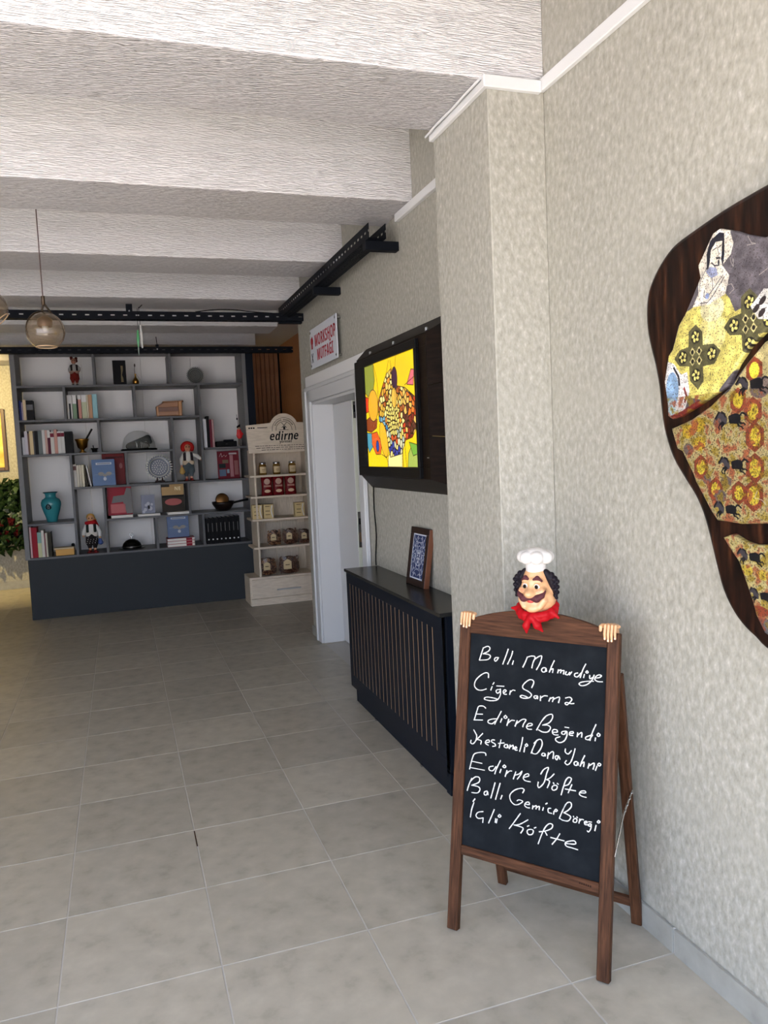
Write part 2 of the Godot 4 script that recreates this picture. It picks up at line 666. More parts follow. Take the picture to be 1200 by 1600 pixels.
func build_room():
	var w := structure("wall_right")
	span(w, "wall_section", Vector3(WX, 0, -4.68), Vector3(1.66, CEIL, 1.0), M.wallpaper, 0.0)
	span(w, "wall_section", Vector3(WX, 0, -6.25), Vector3(1.66, CEIL, -5.92), M.wallpaper, 0.003)
	span(w, "wall_section", Vector3(WX, 1.885, -5.92), Vector3(1.66, CEIL, -4.68), M.wallpaper, 0.0)
	span(w, "pillar", Vector3(1.228, 0, -2.86), Vector3(WX, BEAM, -2.4), M.wallpaper, 0.003)
	span(w, "plaster_band", Vector3(1.425, 2.0, -6.035), Vector3(WX, 2.084, -4.5), M.plain_white, 0.003)
	var far := structure("added_wall_far_right")  # unseen outer wall, added to keep sky light out behind the doorway
	span(far, "wall_section", Vector3(2.5, 0, -10.6), Vector3(2.7, CEIL, 1.2), M.plain_white, 0.0)
	var niche := structure("wall_niche")
	span(niche, "wall_section", Vector3(1.66, 0, -6.25), Vector3(2.5, CEIL, -6.1), M.wallpaper, 0.0)
	span(niche, "backing_board", Vector3(1.975, 0, -9.62), Vector3(2.05, 2.81, -6.25), M.black, 0.0)
	span(niche, "backing_board", Vector3(1.33, 0, -9.7), Vector3(2.05, 2.81, -9.62), M.black, 0.0)
	# slatted walnut cladding, one slat at a time
	var sl := box(Vector3(0.025, 2.81, 0.049), 0.004)
	for k in 60:
		part(niche, "slat", sl, M.slat, Vector3(1.9625, 1.405, -6.3 - 0.055 * k))
	var sf := box(Vector3(0.049, 2.81, 0.025), 0.004)
	for k in 11:
		part(niche, "slat", sf, M.slat, Vector3(1.36 + 0.055 * k, 1.405, -9.6075))
	var b := structure("wall_back")
	span(b, "wall_section", Vector3(-3.4, 0, -10.65), Vector3(2.5, CEIL, -10.45), M.wallpaper, 0.0)
	var l := structure("wall_left")
	span(l, "wall_section", Vector3(-3.6, 0, -10.65), Vector3(-3.4, CEIL, -1.6), M.plain_white, 0.0)
	span(l, "wall_section", Vector3(-3.6, 2.62, -1.6), Vector3(-3.4, CEIL, 1.2), M.plain_white, 0.0)  # unseen side opening below this piece, placed to light the deep beams
	# the shop front, out of view, is open nearly full width to light the room
	var f := structure("wall_front")
	span(f, "wall_section", Vector3(-3.4, 2.62, 1.0), Vector3(2.7, CEIL, 1.2), M.plain_white, 0.0)
	span(f, "wall_section", Vector3(1.30, 0, 1.0), Vector3(2.7, 2.62, 1.2), M.plain_white, 0.0)
	span(f, "wall_section", Vector3(-3.4, 0, 1.0), Vector3(-3.1, 2.62, 1.2), M.plain_white, 0.0)
	var pv := structure("unseen_pavement")
	span(pv, "unseen_paving", Vector3(-40, -0.3, 1.2), Vector3(40, -0.02, 50), M.unseen_pavement, 0.0)  # out of view, sunlit ground placed to bounce light up to the beams
	span(pv, "unseen_paving", Vector3(-50, -0.3, -40), Vector3(-3.6, -0.02, 1.2), M.unseen_pavement, 0.0)  # unseen ground outside the side opening, placed to bounce light in
	# grey tile skirting along the right wall, white joints between the pieces
	var bs := structure("baseboard_right")
	span(bs, "joint_bed", Vector3(1.434, 0, -2.4), Vector3(WX, 0.076, 1.0), M.grout_white, 0.0)
	var z := -1.8
	for k in range(-1, 7):
		var z0 := maxf(-1.8 + 0.4515 * k + 0.003, -2.397)
		var z1 := minf(-1.8 + 0.4515 * (k + 1) - 0.003, 0.99)
		if z1 > z0:
			span(bs, "skirting_tile", Vector3(1.429, 0, z0), Vector3(1.4385, 0.078, z1), M.skirting, 0.001)
	span(bs, "skirting_tile", Vector3(1.228, 0, -2.4), Vector3(1.428, 0.078, -2.39), M.skirting, 0.001)
	span(bs, "skirting_tile", Vector3(1.218, 0, -2.86), Vector3(1.228, 0.078, -2.39), M.skirting, 0.001)
	span(bs, "skirting_tile", Vector3(1.429, 0, -6.25), Vector3(WX, 0.078, -6.04), M.skirting, 0.001)
	span(bs, "skirting_tile", Vector3(1.429, 0, -6.26), Vector3(1.66, 0.078, -6.25), M.skirting, 0.001)
	var bb := structure("baseboard_back")
	for k in 8:
		span(bb, "skirting_tile", Vector3(-3.38 + 0.4515 * k, 0, -10.45), Vector3(-3.38 + 0.4515 * (k + 1) - 0.004, 0.1, -10.44), M.skirting, 0.001)
	# white cable trunking where the wallpaper meets the beams
	var t := structure("trim_1")
	span(t, "trunking", Vector3(1.42, 2.668, -2.4), Vector3(WX, 2.71, 1.0), M.trunking, 0.003)
	span(t, "trunking", Vector3(1.206, 2.66, -2.4), Vector3(1.42, 2.70, -2.378), M.trunking, 0.003)
	span(t, "trunking", Vector3(1.208, 2.662, -2.86), Vector3(1.228, 2.69, -2.38), M.trunking, 0.003)
	span(t, "trunking", Vector3(1.415, 2.65, -3.84), Vector3(WX, 2.69, -2.86), M.trunking, 0.003)
	part(t, "cable", tube(smooth_path([Vector3(1.2, 2.688, -2.39), Vector3(1.196, 2.684, -2.5), Vector3(1.2, 2.686, -2.62), Vector3(1.196, 2.684, -2.75), Vector3(1.2, 2.684, -2.87)]), 0.005, 6), M.trunking)

func build_floor():
	var f := structure("floor")
	span(f, "grout_bed", Vector3(-3.6, -0.2, -10.65), Vector3(2.7, -0.0012, 1.2), M.grout, 0.0)
	var tile := box(Vector3(0.4477, 0.012, 0.4477), 0.0009)
	for i in range(-6, 4):
		for j in range(-2, 19):
			var x := -0.263 + 0.4515 * (i + 0.5)
			var z := -2.255 - 0.4515 * (j + 0.5)
			if i == 3:
				# the row cut along the wall
				span(f, "tile", Vector3(-0.263 + 0.4515 * 3 + 0.002, -0.012, z - 0.2236), Vector3(WX, 0, z + 0.2236), M["tile%d" % rng.randi_range(0, 3)], 0.0012)
			else:
				part(f, "tile", tile, M["tile%d" % rng.randi_range(0, 3)], Vector3(x, -0.006, z))
	# one joint has lost its grout
	span(f, "open_joint", Vector3(0.1866, -0.004, -3.15), Vector3(0.1904, 0.0004, -3.02), flat(rgb(62, 40, 28), 0.9), 0.0)
	# beyond the wall end and towards the street the rows go on as larger slabs
	for j in range(8, 19):
		span(f, "tile", Vector3(WX + 0.003, -0.012, -2.255 - 0.4515 * (j + 1) + 0.003), Vector3(1.95, 0, -2.255 - 0.4515 * j), M.tile1, 0.0012)
	span(f, "threshold_slab", Vector3(-3.4, -0.012, -1.348), Vector3(WX, 0, 1.2), M.tile0, 0.0)

func build_ceiling():
	var c := structure("ceiling")
	span(c, "slab", Vector3(-3.6, CEIL, -10.65), Vector3(2.7, CEIL + 0.2, 1.2), M.stucco, 0.0)
	for k in range(-1, 7):
		var z := -2.4 - 1.24 * k
		var x1 := WX if z > -6.2 else 1.5
		span(c, "beam", Vector3(-3.4, BEAM + 0.004, z - 0.43), Vector3(x1, CEIL, z), M.stucco, 0.003)
		span(c, "beam_underside", Vector3(-3.4, BEAM, z - 0.428), Vector3(x1, BEAM + 0.004, z - 0.002), M.soffit, 0.001)
	span(c, "dropped_ceiling", Vector3(1.5, 2.81, -10.45), Vector3(2.5, 2.9, -6.25), M.plain_white, 0.0)

func build_door():
	var d := structure("door_1")
	# lining of the opening
	span(d, "jamb", Vector3(1.435, 0, -5.92), Vector3(1.665, 1.885, -5.90), M.door_white, 0.002)
	span(d, "jamb", Vector3(1.435, 0, -4.70), Vector3(1.665, 1.885, -4.68), M.door_white, 0.002)
	span(d, "jamb_head", Vector3(1.435, 1.865, -5.90), Vector3(1.665, 1.885, -4.70), M.door_white, 0.002)
	# casing: a flat board with a raised outer bead
	span(d, "casing", Vector3(1.418, 0, -6.03), Vector3(1.436, 2.0, -5.905), M.door_white, 0.004)
	span(d, "casing_bead", Vector3(1.408, 0, -6.035), Vector3(1.436, 2.0, -6.005), M.door_white, 0.005)
	span(d, "casing", Vector3(1.418, 0, -4.695), Vector3(1.436, 2.0, -4.57), M.door_white, 0.004)
	span(d, "casing_bead", Vector3(1.408, 0, -4.595), Vector3(1.436, 2.0, -4.565), M.door_white, 0.005)
	span(d, "casing", Vector3(1.418, 1.885, -6.0), Vector3(1.436, 1.99, -4.60), M.door_white, 0.004)
	span(d, "casing_bead", Vector3(1.408, 1.968, -6.03), Vector3(1.436, 2.0, -4.57), M.door_white, 0.005)
	span(d, "leaf", Vector3(1.6, 0.008, -5.895), Vector3(1.64, 1.862, -5.39), M.door_white, 0.003)
	span(d, "leaf_edge_strip", Vector3(1.602, 0.01, -5.391), Vector3(1.638, 1.86, -5.387), flat(rgb(212, 214, 196), 0.5), 0.001)
	span(d, "open_leaf", Vector3(1.67, 0.008, -4.76), Vector3(2.4, 1.862, -4.72), M.door_white, 0.003)
	var s := span(d, "strike_plate", Vector3(1.606, 0.80, -5.388), Vector3(1.634, 1.06, -5.384), M.silver, 0.004)
	part(s, "slot", box(Vector3(0.014, 0.045, 0.004), 0.001), M.black, Vector3(0, 0.06, 0.001))
	part(s, "slot", box(Vector3(0.014, 0.07, 0.004), 0.001), flat(rgb(120, 92, 60), 0.5), Vector3(0, -0.055, 0.001))
	var bolt := span(d, "flush_bolt", Vector3(1.608, 1.73, -5.388), Vector3(1.632, 1.85, -5.384), M.silver, 0.003)
	part(bolt, "slot", box(Vector3(0.012, 0.05, 0.004), 0.001), M.black, Vector3(0, 0.01, 0.001))

# ---------------------------------------------------------------- bookcase
const FZ := -8.2
const SHELF := [0.603, 0.935, 1.265, 1.60, 1.93, 2.255, 2.585]

func build_bookcase():
	var b := thing("bookcase", "wide wall of dark grey open shelves with staggered cells above a plain charcoal base", "bookcase", Vector3(0, 0, FZ))
	var d := 0.46
	var base := span(b, "base_cabinet", Vector3(-0.89, 0.0, -d), Vector3(1.30, 0.585, 0), M.navy, 0.003)
	base.name = "base_cabinet"
	span(b, "side_panel", Vector3(-0.91, 0.585, -d), Vector3(-0.865, 2.60, 0), M.grey_board, 0.002)
	span(b, "side_panel", Vector3(1.275, 0.585, -d), Vector3(1.315, 2.60, 0), M.grey_board, 0.002)
	part(b, "end_panel", box(Vector3(0.075, 2.6, d), 0.003), M.navy_dark, Vector3(1.3545, 1.3, -d / 2)).set_meta("label", "dark navy end panel")
	for s in [[-0.29, -0.865], [0.29, -0.29], [0.80, 0.29], [1.275, 0.80]]:
		span(b, "back_panel", Vector3(s[1] + 0.001, 0.6, -d - 0.012), Vector3(s[0] - 0.001, 2.6, -d), M.back_panel, 0.001)
	var shelves := [[0.603, -0.865, 1.275], [0.935, -0.865, -0.445], [0.935, -0.145, 1.275], [1.265, -0.425, 1.275], [1.60, -0.865, 0.545], [1.60, 0.85, 1.275], [1.93, -0.865, 0.81], [2.255, -0.865, 1.275], [2.60, -0.91, 1.315]]
	for s in shelves:
		span(b, "shelf", Vector3(s[1], s[0] - 0.02, -d), Vector3(s[2], s[0], 0), M.grey_board, 0.0015)
		span(b, "shelf_edge", Vector3(s[1], s[0] - 0.0195, 0), Vector3(s[2], s[0] - 0.0005, 0.0015), M.grey_edge, 0.0)
	var divs := [[-0.166, 5, 6], [0.555, 5, 6], [-0.451, 4, 5], [0.196, 4, 5], [0.826, 2, 5], [-0.16, 3, 4], [0.54, 2, 4], [-0.436, 0, 3], [0.075, 2, 3], [-0.155, 0, 2], [0.664, 1, 2], [0.325, 0, 1], [0.79, 0, 1]]
	for v in divs:
		span(b, "divider", Vector3(v[0] - 0.012, SHELF[v[1]], -d), Vector3(v[0] + 0.012, SHELF[v[2]] - 0.02, -0.001), M.grey_board, 0.0015)
		span(b, "divider_edge", Vector3(v[0] - 0.0115, SHELF[v[1]], -0.001), Vector3(v[0] + 0.0115, SHELF[v[2]] - 0.02, 0.001), M.grey_edge, 0.0)

# ---------------------------------------------------------------- display stand for local produce
const DZ := -7.72

func build_display_stand():
	var s := thing("display_stand", "pale oak shop display stand with arched sign, five shelves and a drawer base", "display stand", Vector3(0, 0, DZ))
	var d := 0.36
	span(s, "base", Vector3(1.155, 0.0, -d), Vector3(1.925, 0.283, -0.015), M.oak, 0.003)
	var fr := span(s, "drawer", Vector3(1.175, 0.075, -0.015), Vector3(1.905, 0.262, 0.004), M.oak, 0.002)
	part(fr, "handle", tube([Vector3(-0.12, 0, 0.03), Vector3(0.12, 0, 0.03)], 0.008, 8), flat(rgb(190, 190, 188), 0.4, 0.2), Vector3(0, -0.02, 0))
	part(fr, "handle_post", tube([Vector3(-0.1, 0, 0.005), Vector3(-0.1, 0, 0.03)], 0.005, 8), M.silver, Vector3(0, -0.02, 0))
	part(fr, "handle_post", tube([Vector3(0.1, 0, 0.005), Vector3(0.1, 0, 0.03)], 0.005, 8), M.silver, Vector3(0, -0.02, 0))
	span(s, "plinth", Vector3(1.16, 0.0, -0.015), Vector3(1.92, 0.068, 0.002), M.oak, 0.002)
	for x in [1.262, 1.815]:
		span(s, "side_panel", Vector3(x, 0.283, -d), Vector3(x + 0.02, 1.55, -0.03), M.oak_up, 0.002)
	span(s, "back_panel", Vector3(1.262, 0.283, -d - 0.01), Vector3(1.835, 1.55, -d), M.oak_up, 0.0)
	for y in [0.583, 0.862, 1.09, 1.298]:
		span(s, "shelf", Vector3(1.215, y - 0.02, -d), Vector3(1.885, y, 0.0), M.oak, 0.002)
	# sign board with an arched crown, tapering towards the bottom
	var pts := [Vector2(1.215, 1.516), Vector2(1.885, 1.516), Vector2(1.935, 1.80)]
	for k in 17:
		var a := 0.12 * PI + 0.76 * PI * k / 16.0
		pts.append(Vector2(1.575 + cos(a) * 0.142, 1.757 + sin(a) * 0.142))
	pts.append(Vector2(1.2, 1.79))
	var sign := part(s, "sign_board", extrude(pts, 0.012, 0.001), M.oak, Vector3(0, 0, 0.02))
	var ink := flat(rgb(28, 26, 26), 0.7)
	var word := part(sign, "lettering", lettering("edirne", 0.074, 0.002), ink, Vector3(1.575, 1.676, 0.0132))
	word.transform.basis = Basis(Vector3(0.92, 0, 0), Vector3(0.2, 1.12, 0), Vector3(0, 0, 1))
	part(sign, "lettering", lettering("yöresel", 0.026, 0.002), ink, Vector3(1.585, 1.622, 0.0132))
	for r in [0.118, 0.08]:
		var arc := []
		for k in 25:
			var a: float = -0.08 + (PI + 0.16) * k / 24.0
			arc.append(Vector3(1.575 + cos(a) * r, 1.738 + sin(a) * r, 0.013))
		part(sign, "ring_line", tube(arc, 0.0022, 6), ink)
	var st := begin()
	for k in 17:
		if k == 9:
			continue
		var a := PI * (0.16 + 0.68 * k / 16.0)
		add_box(st, Vector3(0.006, 0.014, 0.002), 0.0, Vector3(1.575 + cos(a) * 0.099, 1.738 + sin(a) * 0.099, 0.0125), Basis(Vector3.BACK, a - PI / 2))
	part(sign, "ring_print", done(st), ink)
	# windmill emblem
	st = begin()
	add_box(st, Vector3(0.02, 0.03, 0.002), 0.0, Vector3(1.578, 1.755, 0.0125))
	for k in 4:
		var a := PI * (0.25 + 0.5 * k)
		add_box(st, Vector3(0.034, 0.005, 0.002), 0.0, Vector3(1.578 + cos(a) * 0.018, 1.782 + sin(a) * 0.018, 0.0125), Basis(Vector3.BACK, a))
	add_box(st, Vector3(0.09, 0.004, 0.002), 0.0, Vector3(1.575, 1.737, 0.0125))
	part(sign, "windmill_emblem", done(st), ink)
	# small print: rows of short dashes, too small to read in the photograph
	st = begin()
	for row in [[1.28, 1.88, 1.585], [1.29, 1.87, 1.565], [1.34, 1.83, 1.545]]:
		var x: float = row[0]
		while x < row[1]:
			var w := rng.randf_range(0.012, 0.045)
			add_box(st, Vector3(w, 0.005, 0.002), 0.0, Vector3(x + w / 2, row[2], 0.0125))
			x += w + 0.008
	for k in 3:
		add_box(st, Vector3(0.016, 0.014, 0.002), 0.0, Vector3(1.232 + 0.022 * k, 1.763, 0.0125))
	add_box(st, Vector3(0.1, 0.007, 0.002), 0.0, Vector3(1.36, 1.765, 0.0125))
	part(sign, "small_print", done(st), ink).set_meta("kind", "stuff")

# ---------------------------------------------------------------- radiator cover
func build_radiator_cover():
	var r := thing("radiator_cover", "long black radiator cover with narrow vertical slots showing tan wood edges", "radiator cover")
	span(r, "top_board", Vector3(1.225, 0.787, -4.45), Vector3(WX, 0.804, -2.99), M.rad_top, 0.002)
	span(r, "side_panel", Vector3(1.262, 0.0, -3.03), Vector3(WX, 0.785, -3.012), M.navy_dark, 0.002)
	span(r, "side_panel", Vector3(1.262, 0.0, -4.43), Vector3(WX, 0.785, -4.412), M.navy_dark, 0.002)
	span(r, "plinth", Vector3(1.262, 0.0, -4.41), Vector3(1.275, 0.11, -3.02), M.navy_dark, 0.002)
	span(r, "plinth", Vector3(1.255, 0.0, -3.055), Vector3(1.28, 0.10, -3.008), M.navy_dark, 0.002)
	span(r, "slot_backing", Vector3(1.2398, 0.16, -4.40), Vector3(1.256, 0.735, -3.06), M.tan, 0.0)
	# front panel: frame boards and the slats between the slots
	var x0 := 1.238
	var x1 := 1.2396
	span(r, "front_rail", Vector3(x0, 0.722, -4.45), Vector3(x1, 0.784, -3.0), M.navy_dark, 0.001)
	span(r, "front_rail", Vector3(x0, 0.095, -4.45), Vector3(x1, 0.172, -3.0), M.navy_dark, 0.001)
	var n := 22
	var za := -4.383
	var zb := -3.107
	span(r, "front_stile", Vector3(x0, 0.172, -4.45), Vector3(x1, 0.722, za - 0.0048), M.navy_dark, 0.0008)
	span(r, "front_stile", Vector3(x0, 0.172, zb + 0.0048), Vector3(x1, 0.722, -3.0), M.navy_dark, 0.0008)
	var pitch := (zb - za) / (n - 1)
	for k in n - 1:
		span(r, "slat", Vector3(x0, 0.172, za + pitch * k + 0.0048), Vector3(x1, 0.722, za + pitch * (k + 1) - 0.0048), M.navy_dark, 0.0008)
	for z in [-4.05, -3.36]:
		span(r, "levelling_foot", Vector3(1.252, 0.0, z - 0.008), Vector3(1.262, 0.012, z + 0.008), M.silver, 0.001)

# ---------------------------------------------------------------- menu board with the chef
const CHALK := [
	"82,879 76,860 70,840; 82,879 97,886 105,881 100,871 82,861; 82,861 100,861 108,856 99,845 72,840; 136,855 126,854 122,847 127,843 136,855; 167,884 161,865 151,837; 182,879 178,863 167,839; 186,851 183,840; 231,867 225,851 218,836; 231,867 245,872 256,870 250,852 247,837; 256,864 268,873 277,875 273,855 262,833; 291,842 283,841 278,835 282,829 290,831 292,841 294,832; 317,866 309,848 303,831; 306,838 314,842 313,831; 331,841 329,832; 330,837 339,842 338,833; 339,838 348,841 347,831; 355,838 353,831 360,830 366,838 365,830 372,840; 390,839 382,836 381,829 390,828 400,840; 413,867 405,850 398,827; 410,837 408,828; 418,849 414,844 418,842 421,845 418,849; 426,836 427,827 438,834; 439,839 432,822 418,809 403,804 395,808 402,814 421,819 438,821; 443,831 455,834 460,840 452,841 443,834 442,826 451,822 464,823",
	"104,790 103,802 92,803 75,792 60,775 57,758 68,748 83,748 98,754; 118,764 114,753; 124,777 120,771; 146,758 136,757 132,751 138,746 147,755; 146,760 147,743 137,726 113,720 93,722 100,729 122,730 139,728; 133,768 158,770; 158,750 166,757 161,760 156,754 159,747 168,747; 180,759 178,748; 179,754 187,762 195,762; 249,778 255,794 250,801 238,799 222,784 221,772 239,765 249,757 242,747 224,743 213,746 219,751 236,748; 268,756 260,755 257,751 263,747 269,755 269,748; 278,757 278,744; 278,751 289,759 300,760; 309,756 305,746; 307,752 319,759 316,746; 318,753 337,762 335,746; 356,762 368,766 375,761 370,752 361,743 355,746 360,750 372,748 382,750",
	"99,695 90,700 75,697 70,685 61,653; 66,672 89,675; 60,653 90,657; 137,668 122,665 110,659 110,652 123,651 134,661; 152,693 136,660 132,651; 155,671 151,660; 167,683 162,677 167,674 172,678 167,683; 178,673 173,654; 176,661 187,671 197,672; 206,673 200,656; 203,663 222,679 234,680 227,666 225,658; 239,661 254,667 253,672 243,670 237,660 242,654 254,655; 299,702 284,683 270,656; 289,691 299,702 315,709 318,699 308,683 288,673; 288,673 304,675 313,669 305,656 289,653 276,657; 319,657 334,660 332,666 322,665 319,657 325,651 337,652; 361,667 350,664 348,658 356,657 363,667 364,655 357,639 343,631 331,635 331,642 343,648; 357,678 369,678; 373,662 383,665 381,669 373,666 372,658 382,658; 396,668 395,657; 396,661 408,671 408,658; 434,667 421,660 421,654 431,655 440,669; 449,700 439,675 433,653; 449,662 448,654; 457,677 453,671 458,668 462,673 457,677",
	"61,622 67,614 72,605 69,590 60,579 52,581 53,589; 92,616 75,597 71,592; 75,595 88,593 87,583; 104,590 116,594 114,600 105,596 103,588 113,584; 134,603 125,602 124,596 135,592 137,586 128,583; 155,607 150,583; 147,595 166,600; 177,597 169,595 167,588 176,587 178,596 180,588; 186,597 184,586; 185,590 196,598 196,587; 201,588 208,592 205,595 200,590 204,585 210,586; 226,626 223,605 218,584; 234,599 232,585; 239,610 235,605 239,602 243,606 239,610; 270,622 262,604 255,585; 263,615 274,627 284,630 289,620 285,604 273,587 261,585 257,590; 297,592 291,591 289,585 296,584 299,591 300,585; 309,596 307,579; 307,587 319,600 325,599 324,582; 341,592 333,591 331,585 336,580 341,591 345,584; 361,616 361,607 370,603 379,614; 390,621 385,600 378,581 369,572 361,576 365,583; 397,586 390,584 389,577 396,575 400,585 401,577; 419,607 412,591 407,575; 411,583 418,589 417,576; 433,587 430,574; 432,580 446,591 448,586 445,574; 456,584 452,572; 462,594 458,589 463,586 467,591 462,594",
	"106,552 104,558 90,558 68,550 60,534 52,500; 60,525 94,525; 55,505 104,506; 133,524 120,519 120,510 132,510 142,524; 156,545 144,518 139,502; 159,519 156,509; 170,534 165,529 170,526 175,530 170,534; 179,519 174,501; 176,508 187,519 195,521; 208,521 201,499; 204,510 219,517 228,527 223,514 214,501; 233,509 250,517 247,523 237,517 233,507 240,501 256,501; 288,530 297,545 311,553 306,534 299,507 285,490 280,494 281,505; 329,538 318,525 306,517; 306,517 316,514 310,495; 336,507 327,503 324,495 329,491 338,496 340,504 336,507; 328,512 330,509; 340,513 343,511; 380,527 382,535 374,537 366,528 360,511 353,483; 380,527 373,516 360,510; 384,518 374,493; 365,502 396,503; 408,500 425,503 423,508 412,505 407,497 414,492 428,491",
	"61,473 53,454 47,433; 56,462 72,479 87,480 86,466 62,452; 62,452 84,452 91,445 83,433 63,430; 115,445 107,441 106,433 114,433 117,444 119,435; 141,475 135,451 129,427; 158,477 150,446 145,426; 166,442 162,431; 233,464 237,474 227,476 206,466 192,449 195,433 208,424 222,428 234,439 222,441 216,437; 241,433 255,434 253,441 244,437 241,428 249,424 257,425; 267,433 266,424; 267,429 278,436 277,426; 278,430 287,436 287,426; 300,435 298,427; 307,447 311,450; 323,438 315,435 316,425 326,424; 333,431 332,423; 339,439 335,434 339,432 343,436 339,439; 367,457 357,434 350,415; 360,442 371,463 382,467 385,457 376,444 363,434; 363,434 376,431 384,426 377,414 361,412 352,415; 399,426 393,422 392,415 400,415 403,422 399,426; 392,430 393,428; 402,431 404,429; 411,427 409,415; 410,420 416,427 422,427; 425,419 433,422 430,425 425,421 427,415 434,416; 443,421 438,418 437,414 443,414 445,421 444,407 438,397 434,399; 437,425 446,426; 459,420 456,405; 466,435 462,430 466,428 470,432 466,435",
	"72,401 65,378 62,355; 75,413 69,404; 105,381 88,375 81,364 89,357 106,362; 106,362 105,348; 142,395 134,374 125,351; 148,369 147,358; 153,369 151,357; 160,384 156,378 161,376 165,381 160,384; 228,402 210,374 194,350; 253,389 227,370 209,364; 209,364 238,362 232,346; 264,364 254,360 252,352 259,347 269,352 271,362 264,364; 252,370 257,373; 274,370 279,373; 290,363 308,369 327,381 330,392 320,393 308,380 297,355 288,328; 308,367 314,359; 353,372 344,355 331,337; 326,355 367,355; 372,349 400,354 398,362 385,359 371,351 374,342 391,341 408,340",
]

func build_menu_board():
	var o := thing("menu_board", "brown wooden A-frame chalkboard with a plaster chef peeking over it and a handwritten menu", "chalkboard", Vector3(0.869, 0.0, -2.163), atan2(-0.79741, 0.60344))
	# in the stand's own axes x runs along the board, z out of it
	var lean := Basis(Vector3.RIGHT, -deg_to_rad(9.7))
	var f := Node3D.new()
	f.name = "front_frame"
	o.add_child(f, true)
	f.basis = lean
	var W := 0.512
	var P := 0.0365
	var wood: Material = M.board_wood
	for x in [P / 2, W - P / 2]:
		part(f, "post", box(Vector3(P, 0.960, 0.022), 0.0025), wood, Vector3(x, 0.004 + 0.480, -0.011))
	var arch := [Vector2(P, 0.922), Vector2(W - P, 0.922)]
	for k in 17:
		var t := 1.0 - 2.0 * k / 16.0
		arch.append(Vector2(W / 2 + t * (W / 2 - P), 0.968 + 0.040 * (1.0 - t * t)))
	part(f, "top_rail", extrude(arch, 0.022, 0.002), M.board_wood_across, Vector3(0, 0, -0.022))
	part(f, "bottom_rail", box(Vector3(W - 2 * P, 0.029, 0.02), 0.002), M.board_wood_across, Vector3(W / 2, 0.2515, -0.012))
	# maker's stamp on the bottom rail, too worn to read
	var st := begin()
	for k in 6:
		add_box(st, Vector3(0.004, 0.005, 0.0006), 0.0, Vector3(0.42 + 0.0062 * k, 0.2525 - 0.0003 * k, -0.0018))
	part(f, "worn_stamp", done(st), flat(rgb(44, 28, 20), 0.8))
	var slate := noise(0.012, 4, [rgb(22, 25, 28), rgb(26, 29, 32), rgb(33, 36, 39)], 256, 41)
	var bm := tri_mat(slate, Vector3(3, 3, 3), 0.75, false)
	bm.metallic_specular = 0.15
	var panel := part(f, "chalk_panel", box(Vector3(W - 2 * P + 0.004, 0.664, 0.006), 0.0), bm, Vector3(W / 2, 0.594, -0.012))
	var chalk := flat(rgb(222, 221, 214), 0.95)
	for line in CHALK:
		st = begin()
		for stroke in line.split(";"):
			var pts := []
			for q in stroke.strip_edges().split(" "):
				var xy: PackedStringArray = q.split(",")
				pts.append(Vector2(float(xy[0]), float(xy[1])) * 0.001)
			if pts.size() > 2:
				pts = smooth_path(pts, 5)
			chalk_stroke(st, pts)
		part(panel, "chalk_writing", done(st), chalk, Vector3(-W / 2, -0.594, 0.003))
	# rear frame: two legs and a stretcher, hinged behind the posts
	var top := lean * Vector3(0, 0.845, -0.036)
	var foot := Vector3(0, 0.0, -0.318)
	var along := (top - foot).normalized()
	var rb := Basis(Vector3.RIGHT, along, Vector3.RIGHT.cross(along))
	var len := top.distance_to(foot)
	for x in [0.042, 0.497]:
		var leg := part(o, "rear_leg", box(Vector3(0.032, len, 0.02), 0.0025), wood)
		leg.transform = Transform3D(rb, (top + foot) * 0.5 + Vector3(x, 0.003, 0))
	var bar := part(o, "stretcher", box(Vector3(0.43, 0.03, 0.016), 0.002), M.board_wood_across)
	bar.transform = Transform3D(rb, foot + along * 0.075 + Vector3(0.2695, 0.003, 0))
	var hb := lean * Vector3(W + 0.001, 0.345, -0.012)
	var he := foot + along * 0.47 + Vector3(0.514, 0, 0)
	var brace := part(o, "brace", tube([hb, hb.lerp(he, 0.45) + Vector3(0.002, 0.03, 0), he], 0.0028, 6), M.silver)
	for k in 4:
		part(brace, "brace_rivet", box(Vector3(0.006, 0.006, 0.006), 0.001), M.silver, hb.lerp(he, 0.55 + 0.13 * k) + Vector3(0.002, 0.026 - 0.007 * k, 0))
	build_chef(f, W)

func chalk_stroke(st: SurfaceTool, pts: Array):
	st.set_smooth_group(-1)
	var n := pts.size()
	var prev := []
	for i in n:
		var a: Vector2 = pts[maxi(i - 1, 0)]
		var b: Vector2 = pts[mini(i + 1, n - 1)]
		var d := (b - a).normalized()
		var w := 0.00132 * rng.randf_range(0.8, 1.15)
		# the chalk is broader on the down strokes
		w *= 1.0 + 0.3 * absf(d.y)
		var s := Vector2(-d.y, d.x) * w
		var p: Vector2 = pts[i]
		if i == 0:
			p -= d * w * 0.8
		if i == n - 1:
			p += d * w * 0.8
		var L := Vector3(p.x + s.x, p.y + s.y, 0.0)
		var R := Vector3(p.x - s.x, p.y - s.y, 0.0)
		var T := Vector3(0, 0, 0.0005)
		if i > 0:
			quad(st, prev[0] + T, prev[1] + T, R + T, L + T, Vector3.BACK)
			quad(st, prev[0], prev[0] + T, L + T, L, Vector3(s.x, s.y, 0))
			quad(st, prev[1], prev[1] + T, R + T, R, -Vector3(s.x, s.y, 0))
		prev = [L, R]

func mirrored(prims: Array) -> Array:
	var out := []
	for p in prims:
		out.append(p)
		var q: Array = p.duplicate()
		q[1] = Vector3(-p[1].x, p[1].y, p[1].z)
		if p[0] == "c":
			q[2] = Vector3(-p[2].x, p[2].y, p[2].z)
		out.append(q)
	return out

